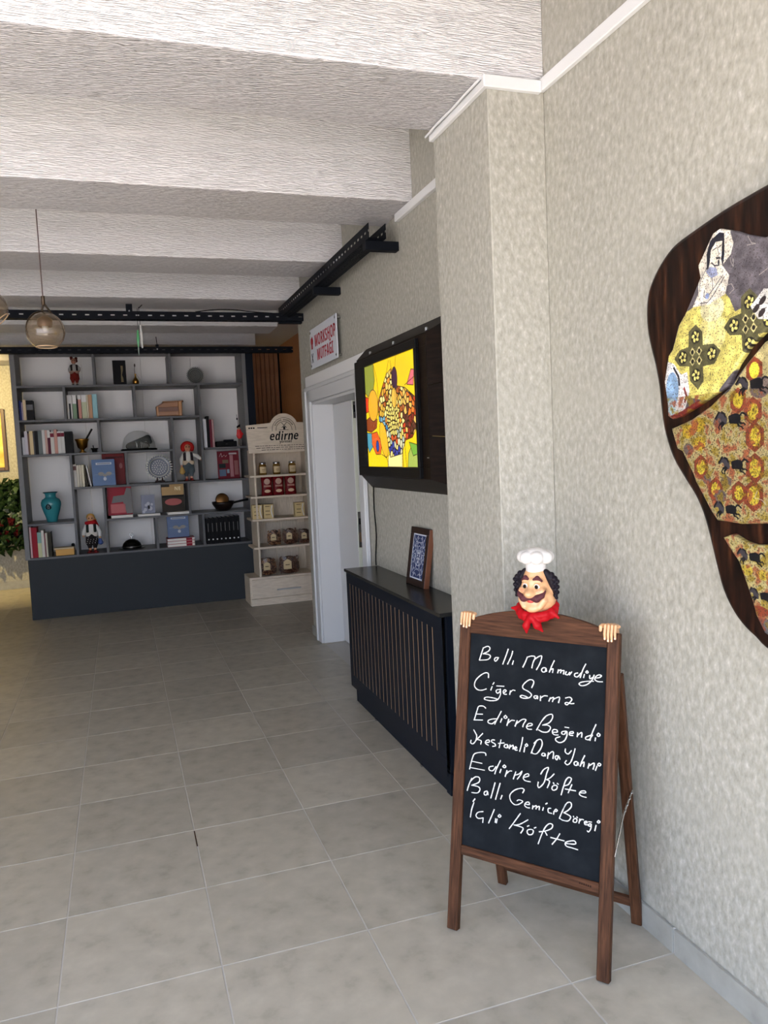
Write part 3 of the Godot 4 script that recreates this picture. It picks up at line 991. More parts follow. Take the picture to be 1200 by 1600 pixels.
func build_chef(f: Node3D, W: float):
	var skin := StandardMaterial3D.new()
	skin.albedo_color = rgb(222, 170, 122)
	skin.roughness = 0.3
	skin.clearcoat_enabled = true
	skin.clearcoat = 0.4
	skin.clearcoat_roughness = 0.2
	var V := func(x: float, y: float, z: float) -> Vector3: return Vector3(x, y, z)
	var hd := [
		["e", V.call(0, 0.045, 0), V.call(0.058, 0.047, 0.046)],
		["e", V.call(0, 0.082, 0), V.call(0.045, 0.05, 0.042)],
		["e", V.call(0, 0.115, -0.002), V.call(0.035, 0.032, 0.034)],
		["e", V.call(0, 0.066, 0.053), V.call(0.0155, 0.013, 0.02)],
		["c", V.call(0, 0.1, 0.038), V.call(0, 0.075, 0.046), 0.006, 0.008],
		["e", V.call(0, 0.020, 0.038), V.call(0.02, 0.013, 0.014)],
		["c", V.call(0, -0.004, -0.012), V.call(0, 0.03, 0), 0.024, 0.034],
	]
	hd.append_array(mirrored([
		["e", V.call(0.011, 0.063, 0.046), V.call(0.008, 0.007, 0.009)],
		["e", V.call(0.027, 0.071, 0.034), V.call(0.016, 0.013, 0.014)],
		["e", V.call(0.018, 0.101, 0.034), V.call(0.013, 0.006, 0.008)],
		["e", V.call(0.052, 0.082, -0.004), V.call(0.007, 0.013, 0.009)],
		["c", V.call(0.036, 0.045, 0.034), V.call(0.026, 0.026, 0.04), 0.008, 0.006],
	]))
	var head := part(f, "chef_head", blob(hd, 0.0023, 0.011), skin, Vector3(W / 2 + 0.003, 1.004, -0.006), Vector3(deg_to_rad(9.7), 0, 0))
	var hat_white := flat(rgb(222, 217, 210), 0.45)
	part(head, "hat_band", lathe([Vector2(0.0275, 0.118), Vector2(0.0305, 0.12), Vector2(0.0305, 0.12), Vector2(0.0300, 0.158), Vector2(0.02, 0.165)], 32), hat_white)
	var crown := [["e", V.call(0, 0.170, 0), V.call(0.044, 0.02, 0.042)], ["e", V.call(0, 0.184, 0), V.call(0.036, 0.014, 0.032)]]
	for k in 7:
		var a := TAU * (k + 0.25) / 7.0
		crown.append(["e", V.call(cos(a) * 0.036, 0.170, sin(a) * 0.033), V.call(0.0215, 0.0195, 0.0205)])
	part(head, "hat_crown", blob(crown, 0.003, 0.003), hat_white)
	var hair := flat(rgb(30, 26, 32), 0.28)
	for s in [-1.0, 1.0]:
		var h := [
			["c", V.call(0.033 * s, 0.124, 0.004), V.call(0.046 * s, 0.108, 0.002), 0.011, 0.014],
			["c", V.call(0.046 * s, 0.108, 0.002), V.call(0.054 * s, 0.082, 0.0), 0.014, 0.011],
			["c", V.call(0.054 * s, 0.082, 0.0), V.call(0.058 * s, 0.062, -0.002), 0.010, 0.007]]
		for c in [[0.059, 0.107, 0.0095], [0.067, 0.099, 0.0075], [0.060, 0.092, 0.0085], [0.067, 0.083, 0.0075], [0.061, 0.075, 0.008], [0.067, 0.067, 0.0065], [0.061, 0.058, 0.007], [0.064, 0.050, 0.005], [0.050, 0.118, 0.009]]:
			h.append(["e", V.call(c[0] * s, c[1], 0.004), V.call(c[2], c[2], c[2] * 1.2)])
		part(head, "hair_curls", blob(h, 0.0019, 0.0012), hair)
	var brow := flat(rgb(86, 48, 52), 0.5)
	var shine := flat(rgb(245, 244, 240), 0.15)
	for s in [-1.0, 1.0]:
		part(head, "eyebrow", blob([["c", V.call(0.030 * s, 0.103, 0.034), V.call(0.019 * s, 0.112, 0.037), 0.0042, 0.0064], ["c", V.call(0.019 * s, 0.112, 0.037), V.call(0.009 * s, 0.107, 0.04), 0.0064, 0.0042]], 0.0016, 0.003), brow)
		var eye := part(head, "eye", ellipsoid(Vector3(0.0088, 0.0088, 0.0075), 18), shine, Vector3(0.0185 * s, 0.087, 0.0395))
		part(eye, "iris", ellipsoid(Vector3(0.006, 0.0062, 0.0025), 14), flat(rgb(60, 44, 30), 0.15), Vector3(0.0006, -0.0005, 0.0064))
		part(eye, "pupil", ellipsoid(Vector3(0.004, 0.0042, 0.002), 12), flat(rgb(8, 8, 8), 0.1), Vector3(0.0006, -0.0005, 0.0078))
		part(eye, "eyelid", tube(smooth_path([Vector3(-0.0095, 0.0005, 0.003), Vector3(-0.005, 0.0082, 0.0045), Vector3(0.005, 0.0085, 0.0045), Vector3(0.0098, 0.001, 0.002)]), 0.0017, 6), skin)
		part(head, "eye_shading_line", tube(smooth_path([Vector3(0.026 * s, 0.078, 0.0445), Vector3(0.035 * s, 0.081, 0.038), Vector3(0.043 * s, 0.078, 0.0275)]), 0.0009, 5), flat(rgb(150, 92, 60), 0.5))  # shading of the face, put into the colour as a brown line
	part(head, "moustache", blob(mirrored([
		["c", V.call(0.004, 0.0555, 0.052), V.call(0.02, 0.0525, 0.05), 0.0085, 0.0115],
		["c", V.call(0.02, 0.0525, 0.05), V.call(0.035, 0.061, 0.044), 0.0115, 0.008],
		["c", V.call(0.035, 0.061, 0.044), V.call(0.043, 0.074, 0.036), 0.008, 0.003]]), 0.0018, 0.003), brow)
	part(head, "mouth", blob([["e", V.call(0.0, 0.0435, 0.0475), V.call(0.011, 0.0055, 0.006)], ["e", V.call(0.0, 0.049, 0.05), V.call(0.008, 0.004, 0.004)]], 0.0018, 0.004), flat(rgb(196, 66, 60), 0.25))
	for s in [-1.0, 1.0]:
		part(head, "rosy_cheek", ellipsoid(Vector3(0.0095, 0.006, 0.0022), 14), flat(rgb(232, 146, 108), 0.35), Vector3(0.028 * s, 0.0725, 0.0466), Vector3(0, 0.42 * s, 0))
	var red := flat(rgb(168, 20, 28), 0.25)
	var scarf := []
	for k in 16:
		var a := TAU * k / 16.0
		var b := TAU * (k + 1) / 16.0
		var ya := 0.016 - 0.018 * sin(a)
		var yb := 0.016 - 0.018 * sin(b)
		for q in [[0.0, 0.011], [-0.011, 0.009]]:
			scarf.append(["c", V.call(cos(a) * 0.056, ya + q[0], sin(a) * 0.043), V.call(cos(b) * 0.056, yb + q[0], sin(b) * 0.043), q[1], q[1]])
	scarf.append_array([
		["c", V.call(-0.052, 0.012, 0.016), V.call(-0.074, 0.012, 0.018), 0.011, 0.004],
		["c", V.call(0.052, 0.008, 0.016), V.call(0.074, -0.006, 0.018), 0.011, 0.004],
		["e", V.call(0, -0.006, 0.05), V.call(0.011, 0.011, 0.01)],
		["c", V.call(-0.006, -0.01, 0.05), V.call(-0.016, -0.032, 0.048), 0.008, 0.011],
		["c", V.call(-0.016, -0.032, 0.048), V.call(-0.017, -0.054, 0.044), 0.011, 0.003],
		["c", V.call(0.007, -0.01, 0.05), V.call(0.020, -0.028, 0.048), 0.008, 0.012],
		["c", V.call(0.020, -0.028, 0.048), V.call(0.034, -0.045, 0.044), 0.012, 0.003]])
	part(head, "neckerchief", blob(scarf, 0.0024, 0.004), red)
	# two hands holding the corners: palm behind the rail, four fingers over it, a thumb to the inner side
	for s in [-1.0, 1.0]:
		var hp := []
		var lens := [0.030, 0.035, 0.034, 0.027]
		for i in 4:
			# index finger nearest the middle of the board
			var x: float = s * (-0.0148 + 0.0099 * i)
			var r := 0.0042 - (0.0004 if i == 3 else 0.0)
			var k1: Vector3 = V.call(x * 0.9, 0.010, -0.014)
			var k2: Vector3 = V.call(x, 0.0085, 0.0035)
			var k3: Vector3 = V.call(x, -lens[i] * 0.5, 0.0075)
			var k4: Vector3 = V.call(x + s * 0.0006, -lens[i], 0.0052)
			hp.append(["c", k1, k2, r + 0.0008, r + 0.0003])
			hp.append(["c", k2, k3, r + 0.0002, r])
			hp.append(["c", k3, k4, r, r - 0.0008])
		hp.append(["e", V.call(0, 0.006, -0.022), V.call(0.021, 0.009, 0.014)])
		hp.append(["c", V.call(0, 0.002, -0.03), V.call(0, -0.02, -0.036), 0.013, 0.014])
		var tx: float = -0.0258 * s
		hp.append(["c", V.call(-0.015 * s, 0.006, -0.02), V.call(tx, 0.0075, -0.006), 0.0075, 0.006])
		hp.append(["c", V.call(tx, 0.0075, -0.006), V.call(tx - 0.0015 * s, 0.004, 0.0045), 0.006, 0.0055])
		hp.append(["c", V.call(tx - 0.0015 * s, 0.004, 0.0045), V.call(tx - 0.0015 * s, -0.006, 0.006), 0.0055, 0.0047])
		var at := Vector3(0.0235, 0.975, 0.0) if s < 0 else Vector3(W - 0.0265, 0.976, 0.0)
		var hand := part(f, "chef_hand", blob(hp, 0.0011, 0.0007), skin, at)
		for i in 4:
			part(hand, "fingernail", ellipsoid(Vector3(0.0026, 0.0032, 0.0008), 10), flat(rgb(244, 206, 176), 0.2), Vector3(s * (-0.0148 + 0.0099 * i) + s * 0.0006, -lens[i] + 0.0008, 0.0094))

# ---------------------------------------------------------------- ceramic wall art on the right wall
func wall_piece(parent: Node3D, called: String, pts: Array, depth: float, bevel: float, mat: Material, x: float, area := Rect2(0, 0, 1, 1)) -> MeshInstance3D:
	# pts are (z, y) on the wall; the piece faces into the room (-x)
	var o := part(parent, called, extrude(pts, depth, bevel, area), mat)
	o.transform = Transform3D(Basis(Vector3(0, 0, 1), Vector3.UP, Vector3(-1, 0, 0)), Vector3(x, 0, 0))
	return o

func build_wall_art():
	var V := func(a: float, b: float) -> Vector2: return Vector2(a, b)
	var o := thing("wall_art", "dark walnut slab with three glazed ceramic relief pieces hung on the right wall", "wall art")
	var slab := [V.call(-1.405, 2.043), V.call(-1.434, 2.040), V.call(-1.530, 2.028), V.call(-1.627, 2.009), V.call(-1.70, 1.992), V.call(-1.745, 1.968), V.call(-1.783, 1.934), V.call(-1.811, 1.895), V.call(-1.821, 1.850), V.call(-1.820, 1.795), V.call(-1.807, 1.743), V.call(-1.789, 1.691), V.call(-1.775, 1.633), V.call(-1.766, 1.564), V.call(-1.752, 1.505), V.call(-1.723, 1.442), V.call(-1.680, 1.389), V.call(-1.642, 1.347), V.call(-1.613, 1.301), V.call(-1.589, 1.239), V.call(-1.568, 1.173), V.call(-1.545, 1.113), V.call(-1.511, 1.065), V.call(-1.475, 1.035), V.call(-1.443, 1.018), V.call(-1.413, 1.000), V.call(-1.34, 0.978), V.call(-1.22, 0.965), V.call(-1.1, 0.985), V.call(-1.03, 1.05), V.call(-0.99, 1.2), V.call(-0.985, 1.5), V.call(-0.99, 1.75), V.call(-1.03, 1.93), V.call(-1.1, 2.02), V.call(-1.2, 2.05), V.call(-1.3, 2.052)]
	slab.append(slab[0])
	slab = smooth_path(slab, 3)
	slab.pop_back()
	var back := wall_piece(o, "wood_slab", slab, 0.04, 0.013, M.walnut, WX)
	wall_piece(o, "mounting_batten", [V.call(-1.5, 1.2), V.call(-1.1, 1.2), V.call(-1.1, 1.8), V.call(-1.5, 1.8)], 0.02, 0.0, M.black, WX)
	back.position.x = WX - 0.012
	var area := Rect2(-1.76, 0.98, 0.80, 1.02)
	var img := art_picture(area)
	var gm := StandardMaterial3D.new()
	gm.albedo_texture = ImageTexture.create_from_image(img)
	gm.roughness = 0.3
	var bump := noise(0.04, 4, [], 256, 61)
	gm.heightmap_enabled = true
	gm.heightmap_texture = bump
	gm.heightmap_scale = 0.12
	var c1 := [V.call(-1.390, 1.925), V.call(-1.444, 1.946), V.call(-1.478, 1.963), V.call(-1.526, 1.981), V.call(-1.547, 1.976), V.call(-1.599, 1.912), V.call(-1.592, 1.881), V.call(-1.645, 1.807), V.call(-1.673, 1.779), V.call(-1.696, 1.724), V.call(-1.712, 1.709), V.call(-1.730, 1.643), V.call(-1.719, 1.585), V.call(-1.718, 1.553), V.call(-1.702, 1.544), V.call(-1.670, 1.549), V.call(-1.608, 1.572), V.call(-1.555, 1.594), V.call(-1.505, 1.612), V.call(-1.474, 1.658), V.call(-1.438, 1.693), V.call(-1.392, 1.722), V.call(-1.3, 1.77), V.call(-1.18, 1.8), V.call(-1.15, 1.88), V.call(-1.25, 1.94)]
	var c2 := [V.call(-1.392, 1.698), V.call(-1.447, 1.655), V.call(-1.501, 1.607), V.call(-1.561, 1.569), V.call(-1.627, 1.540), V.call(-1.683, 1.525), V.call(-1.705, 1.520), V.call(-1.684, 1.467), V.call(-1.665, 1.460), V.call(-1.624, 1.399), V.call(-1.617, 1.383), V.call(-1.595, 1.354), V.call(-1.565, 1.313), V.call(-1.543, 1.290), V.call(-1.466, 1.287), V.call(-1.395, 1.293), V.call(-1.2, 1.31), V.call(-1.09, 1.33), V.call(-1.08, 1.6), V.call(-1.14, 1.77), V.call(-1.26, 1.75)]
	var c3 := [V.call(-1.396, 1.245), V.call(-1.426, 1.242), V.call(-1.457, 1.247), V.call(-1.493, 1.261), V.call(-1.524, 1.250), V.call(-1.508, 1.231), V.call(-1.473, 1.195), V.call(-1.448, 1.142), V.call(-1.433, 1.109), V.call(-1.423, 1.079), V.call(-1.397, 1.041), V.call(-1.3, 1.01), V.call(-1.15, 1.03), V.call(-1.09, 1.12), V.call(-1.1, 1.25), V.call(-1.25, 1.27)]
	for c in [c1, c2, c3]:
		wall_piece(o, "ceramic_piece", c, 0.016, 0.006, gm, WX - 0.051, area)

func art_picture(area: Rect2) -> Image:
	var img := Image.create(800, 1020, false, Image.FORMAT_RGB8)
	var V := func(a: float, b: float) -> Vector2: return Vector2(a, b)
	img.fill(rgb(214, 196, 140))
	# upper piece: slate ground, cream robed figure, yellow skirt with star-cross tiles
	paint_poly(img, area, [V.call(-1.76, 1.50), V.call(-1.50, 1.595), V.call(-1.38, 1.72), V.call(-0.98, 1.80), V.call(-0.98, 2.0), V.call(-1.76, 2.0)], rgb(98, 92, 96))
	paint_poly(img, area, [V.call(-1.613, 1.815), V.call(-1.645, 1.807), V.call(-1.666, 1.781), V.call(-1.684, 1.740), V.call(-1.715, 1.703), V.call(-1.66, 1.60), V.call(-1.56, 1.58), V.call(-1.455, 1.67), V.call(-1.39, 1.72), V.call(-1.437, 1.790), V.call(-1.476, 1.780), V.call(-1.493, 1.813), V.call(-1.512, 1.835), V.call(-1.564, 1.825)], rgb(216, 202, 108))
	paint_oval(img, area, V.call(-1.55, 1.745), V.call(0.045, 0.05), rgb(236, 222, 140))
	paint_oval(img, area, V.call(-1.55, 1.80), V.call(0.04, 0.03), rgb(232, 222, 170))
	var cream := rgb(232, 222, 202)
	paint_poly(img, area, [V.call(-1.52, 1.985), V.call(-1.55, 1.98), V.call(-1.605, 1.911), V.call(-1.594, 1.880), V.call(-1.597, 1.843), V.call(-1.617, 1.815), V.call(-1.56, 1.812), V.call(-1.507, 1.826), V.call(-1.493, 1.866), V.call(-1.515, 1.894), V.call(-1.488, 1.913), V.call(-1.479, 1.937), V.call(-1.492, 1.97)], cream)
	var ink := rgb(28, 28, 40)
	paint_poly(img, area, [V.call(-1.566, 1.884), V.call(-1.566, 1.932), V.call(-1.554, 1.960), V.call(-1.523, 1.972), V.call(-1.508, 1.966), V.call(-1.508, 1.919), V.call(-1.514, 1.89), V.call(-1.519, 1.91), V.call(-1.514, 1.95), V.call(-1.535, 1.953), V.call(-1.552, 1.936), V.call(-1.556, 1.91)], ink)
	paint_poly(img, area, [V.call(-1.555, 1.916), V.call(-1.552, 1.938), V.call(-1.535, 1.953), V.call(-1.515, 1.950), V.call(-1.517, 1.918), V.call(-1.526, 1.9), V.call(-1.54, 1.9)], rgb(240, 228, 206))
	paint_poly(img, area, [V.call(-1.570, 1.892), V.call(-1.556, 1.9), V.call(-1.535, 1.893), V.call(-1.53, 1.875), V.call(-1.552, 1.872)], rgb(150, 156, 184))
	paint_line(img, area, [V.call(-1.545, 1.936), V.call(-1.534, 1.939)], 0.0022, ink)
	paint_line(img, area, [V.call(-1.527, 1.938), V.call(-1.518, 1.941)], 0.0022, ink)
	paint_line(img, area, [V.call(-1.53, 1.937), V.call(-1.526, 1.921), V.call(-1.531, 1.919)], 0.0016, ink)
	paint_line(img, area, [V.call(-1.534, 1.915), V.call(-1.522, 1.913)], 0.004, ink)
	paint_line(img, area, [V.call(-1.55, 1.908), V.call(-1.54, 1.899), V.call(-1.526, 1.897)], 0.003, ink)
	paint_oval(img, area, V.call(-1.527, 1.904), V.call(0.003, 0.006), ink)
	for l in [[V.call(-1.566, 1.9), V.call(-1.59, 1.872), V.call(-1.592, 1.85)], [V.call(-1.549, 1.873), V.call(-1.547, 1.846)], [V.call(-1.575, 1.848), V.call(-1.578, 1.835), V.call(-1.57, 1.828), V.call(-1.545, 1.846), V.call(-1.513, 1.872)], [V.call(-1.59, 1.82), V.call(-1.565, 1.818), V.call(-1.545, 1.832), V.call(-1.51, 1.866)]]:
		paint_line(img, area, l, 0.002, rgb(56, 56, 70))
	paint_oval(img, area, V.call(-1.566, 1.833), V.call(0.007, 0.007), rgb(140, 156, 196))
	var olive := rgb(92, 88, 58)
	var star := [V.call(-1.607, 1.772), V.call(-1.584, 1.751), V.call(-1.583, 1.719), V.call(-1.546, 1.717), V.call(-1.523, 1.697), V.call(-1.544, 1.669), V.call(-1.583, 1.667), V.call(-1.582, 1.632), V.call(-1.602, 1.612), V.call(-1.630, 1.636), V.call(-1.632, 1.672), V.call(-1.669, 1.677), V.call(-1.687, 1.697), V.call(-1.668, 1.716), V.call(-1.633, 1.721), V.call(-1.633, 1.758)]
	for off in [V.call(0, 0), V.call(0.175, 0.052), V.call(0.36, 0.09)]:
		var q := []
		for p in star:
			q.append(p + off)
		paint_poly(img, area, q, olive)
		for c in [[-1.608, 1.742], [-1.608, 1.648], [-1.655, 1.697], [-1.553, 1.694]]:
			paint_oval(img, area, Vector2(c[0], c[1]) + off, V.call(0.0165, 0.0165), rgb(34, 32, 28))
			for k in 5:
				var a := TAU * k / 5.0 + 0.4
				paint_oval(img, area, Vector2(c[0], c[1]) + off + Vector2(cos(a), sin(a)) * 0.009, V.call(0.0055, 0.0038), rgb(222, 208, 116), a + 0.7)
		for i in 2:
			for j in 2:
				var d: Vector2 = Vector2(-1.620 + 0.024 * i, 1.683 + 0.023 * j) + off
				paint_poly(img, area, [d + V.call(0, 0.012), d + V.call(0.01, 0), d - V.call(0, 0.012), d - V.call(0.01, 0)], rgb(206, 194, 130))
				paint_oval(img, area, d, V.call(0.0048, 0.0056), rgb(30, 28, 26))
	# white scroll-work tile at the upper right
	paint_poly(img, area, [V.call(-1.391, 1.815), V.call(-1.43, 1.783), V.call(-1.408, 1.752), V.call(-1.36, 1.742), V.call(-1.3, 1.8)], rgb(226, 222, 212))
	for c in [[-1.413, 1.776], [-1.395, 1.79], [-1.397, 1.764], [-1.36, 1.78], [-1.34, 1.8]]:
		paint_oval(img, area, Vector2(c[0], c[1]), V.call(0.012, 0.007), rgb(52, 44, 44), 0.7)
	# blue robe fragment at the lower left of the upper piece
	paint_poly(img, area, [V.call(-1.735, 1.70), V.call(-1.69, 1.686), V.call(-1.662, 1.655), V.call(-1.64, 1.66), V.call(-1.632, 1.61), V.call(-1.66, 1.54), V.call(-1.74, 1.53)], rgb(226, 222, 216))
	paint_oval(img, area, V.call(-1.697, 1.62), V.call(0.024, 0.045), rgb(140, 172, 204))
	paint_oval(img, area, V.call(-1.70, 1.575), V.call(0.016, 0.022), rgb(176, 204, 210))
	paint_line(img, area, [V.call(-1.69, 1.675), V.call(-1.672, 1.65), V.call(-1.67, 1.63)], 0.006, ink)
	paint_line(img, area, [V.call(-1.652, 1.62), V.call(-1.644, 1.6), V.call(-1.65, 1.585)], 0.006, rgb(130, 44, 40))
	paint_line(img, area, [V.call(-1.7, 1.548), V.call(-1.66, 1.557), V.call(-1.60, 1.58)], 0.012, rgb(128, 40, 38))
	# middle piece: rust and yellow lozenges, cream bands, running black horses
	paint_poly(img, area, [V.call(-1.72, 1.53), V.call(-1.50, 1.598), V.call(-1.39, 1.70), V.call(-1.2, 1.76), V.call(-1.0, 1.78), V.call(-1.0, 1.27), V.call(-1.62, 1.27)], rgb(190, 174, 118))
	var rust := rgb(138, 66, 42)
	for c in [[-1.425, 1.548, 0.032], [-1.42, 1.49, 0.034], [-1.42, 1.418, 0.034], [-1.425, 1.355, 0.036], [-1.47, 1.36, 0.028], [-1.595, 1.42, 0.03], [-1.545, 1.365, 0.03], [-1.47, 1.575, 0.03], [-1.33, 1.55, 0.035], [-1.33, 1.42, 0.035], [-1.23, 1.5, 0.04], [-1.42, 1.64, 0.03], [-1.3, 1.68, 0.04]]:
		var p := Vector2(c[0], c[1])
		var r: float = c[2]
		paint_poly(img, area, [p + V.call(0, r * 1.05), p + V.call(r * 0.8, r * 0.5), p + V.call(r * 0.8, -r * 0.5), p + V.call(0, -r * 1.05), p + V.call(-r * 0.8, -r * 0.5), p + V.call(-r * 0.8, r * 0.5)], rust)
		paint_oval(img, area, p, V.call(r * 0.5, r * 0.62), rgb(224, 200, 62))
	for c in [[-1.60, 1.525], [-1.60, 1.478], [-1.64, 1.51]]:
		paint_oval(img, area, Vector2(c[0], c[1]), V.call(0.022, 0.018), rgb(208, 176, 52))
	for c in [[-1.64, 1.465, 0.018], [-1.53, 1.53, 0.02], [-1.575, 1.39, 0.015], [-1.51, 1.385, 0.018], [-1.405, 1.60, 0.03], [-1.53, 1.35, 0.02]]:
		paint_oval(img, area, Vector2(c[0], c[1]), Vector2(c[2], c[2] * 0.8), rgb(120, 104, 96))
	# lower piece
	paint_poly(img, area, [V.call(-1.55, 1.27), V.call(-1.0, 1.27), V.call(-1.0, 0.98), V.call(-1.46, 0.98)], rgb(206, 192, 128))
	for c in [[-1.448, 1.18], [-1.40, 1.175], [-1.35, 1.2]]:
		paint_oval(img, area, Vector2(c[0], c[1]), V.call(0.02, 0.012), rgb(214, 190, 70))
	paint_oval(img, area, V.call(-1.41, 1.09), V.call(0.03, 0.012), rgb(150, 66, 44))
	paint_poly(img, area, [V.call(-1.42, 1.075), V.call(-1.0, 1.075), V.call(-1.0, 0.98), V.call(-1.42, 0.98)], rgb(116, 110, 112))
	# wear: speckles of the glaze and hairline cracks over everything
	var nf := FastNoiseLite.new()
	nf.seed = 77
	nf.frequency = 0.026
	nf.fractal_octaves = 4
	var nf2 := FastNoiseLite.new()
	nf2.seed = 99
	nf2.frequency = 0.16
	nf2.fractal_octaves = 2
	for y in img.get_height():
		for x in img.get_width():
			var c := img.get_pixel(x, y)
			var a := nf.get_noise_2d(x, y)
			var b := nf2.get_noise_2d(x, y)
			var k := (1.0 if y < 400 else 0.86) + a * 0.32 + b * 0.14
			if y > 400:
				if a > 0.05:
					c = c.lerp(rust, clampf((a - 0.05) * 3.0, 0.0, 0.8))
				elif a < -0.12:
					c = c.lerp(rgb(196, 160, 44), clampf((-a - 0.12) * 3.0, 0.0, 0.7))
			if b > 0.34 - (0.1 if y > 440 else 0.0):
				c = c.lerp(rgb(44, 38, 34), 0.6)
			img.set_pixel(x, y, Color(c.r * k, c.g * k, c.b * k))
	for k in 26:
		var p := Vector2(rng.randf_range(-1.7, -1.0), rng.randf_range(1.0, 1.97))
		var l := [p]
		for i in 3:
			p += Vector2(rng.randf_range(-0.03, 0.03), rng.randf_range(-0.03, 0.03))
			l.append(p)
		paint_line(img, area, l, 0.0012, rgb(178, 170, 158))
	for c in [[-1.497, 1.532, 1.0], [-1.49, 1.425, 0.95], [-1.51, 1.318, 0.9], [-1.43, 1.608, 1.0], [-1.437, 1.212, 0.85], [-1.405, 1.125, 0.8], [-1.30, 1.61, 1.0], [-1.28, 1.47, 1.0], [-1.3, 1.34, 1.0], [-1.3, 1.2, 0.9]]:
		paint_horse(img, area, Vector2(c[0], c[1]), c[2])
	return img

func paint_horse(img: Image, area: Rect2, p: Vector2, s: float):
	# a galloping black horse facing left, with a worn pale patch across the shoulders
	var ink := rgb(18, 18, 22)
	var grey := rgb(60, 56, 60)
	var at := func(x: float, y: float) -> Vector2: return p + Vector2(x, y) * s
	var trace := func(l: Array) -> Array:
		var out := []
		for q in l:
			out.append(p + Vector2(q[0], q[1]) * s)
		return out
	paint_poly(img, area, smooth_path(trace.call([[-0.004, 0.009], [0.006, 0.012], [0.018, 0.014], [0.029, 0.012], [0.035, 0.004], [0.032, -0.007], [0.022, -0.010], [0.010, -0.009], [0.0, -0.008], [-0.004, 0.009]]), 4), ink)
	paint_poly(img, area, smooth_path(trace.call([[-0.008, 0.007], [-0.016, 0.011], [-0.026, 0.019], [-0.034, 0.020], [-0.040, 0.013], [-0.046, 0.007], [-0.044, 0.002], [-0.036, 0.006], [-0.030, 0.004], [-0.027, -0.004], [-0.020, -0.009], [-0.010, -0.009], [-0.008, 0.007]]), 4), grey)
	for l in [[[-0.026, 0.019], [-0.018, 0.016], [-0.013, 0.008]], [[-0.034, 0.020], [-0.041, 0.012], [-0.046, 0.005]]]:
		paint_line(img, area, trace.call(l), 0.005 * s, ink)
	for l in [[[0.028, -0.004], [0.036, -0.010], [0.043, -0.009], [0.049, -0.013]], [[0.024, -0.006], [0.029, -0.015], [0.037, -0.017], [0.042, -0.022]], [[-0.022, -0.005], [-0.031, -0.009], [-0.036, -0.016], [-0.033, -0.021]], [[-0.018, -0.007], [-0.026, -0.015], [-0.025, -0.022]]]:
		var q: Array = trace.call(l)
		paint_line(img, area, [q[0], q[1]], 0.0062 * s, ink)
		paint_line(img, area, q.slice(1), 0.0036 * s, ink)
	paint_line(img, area, smooth_path(trace.call([[0.032, 0.008], [0.038, 0.014], [0.045, 0.013], [0.052, 0.008]]), 3), 0.0046 * s, ink)

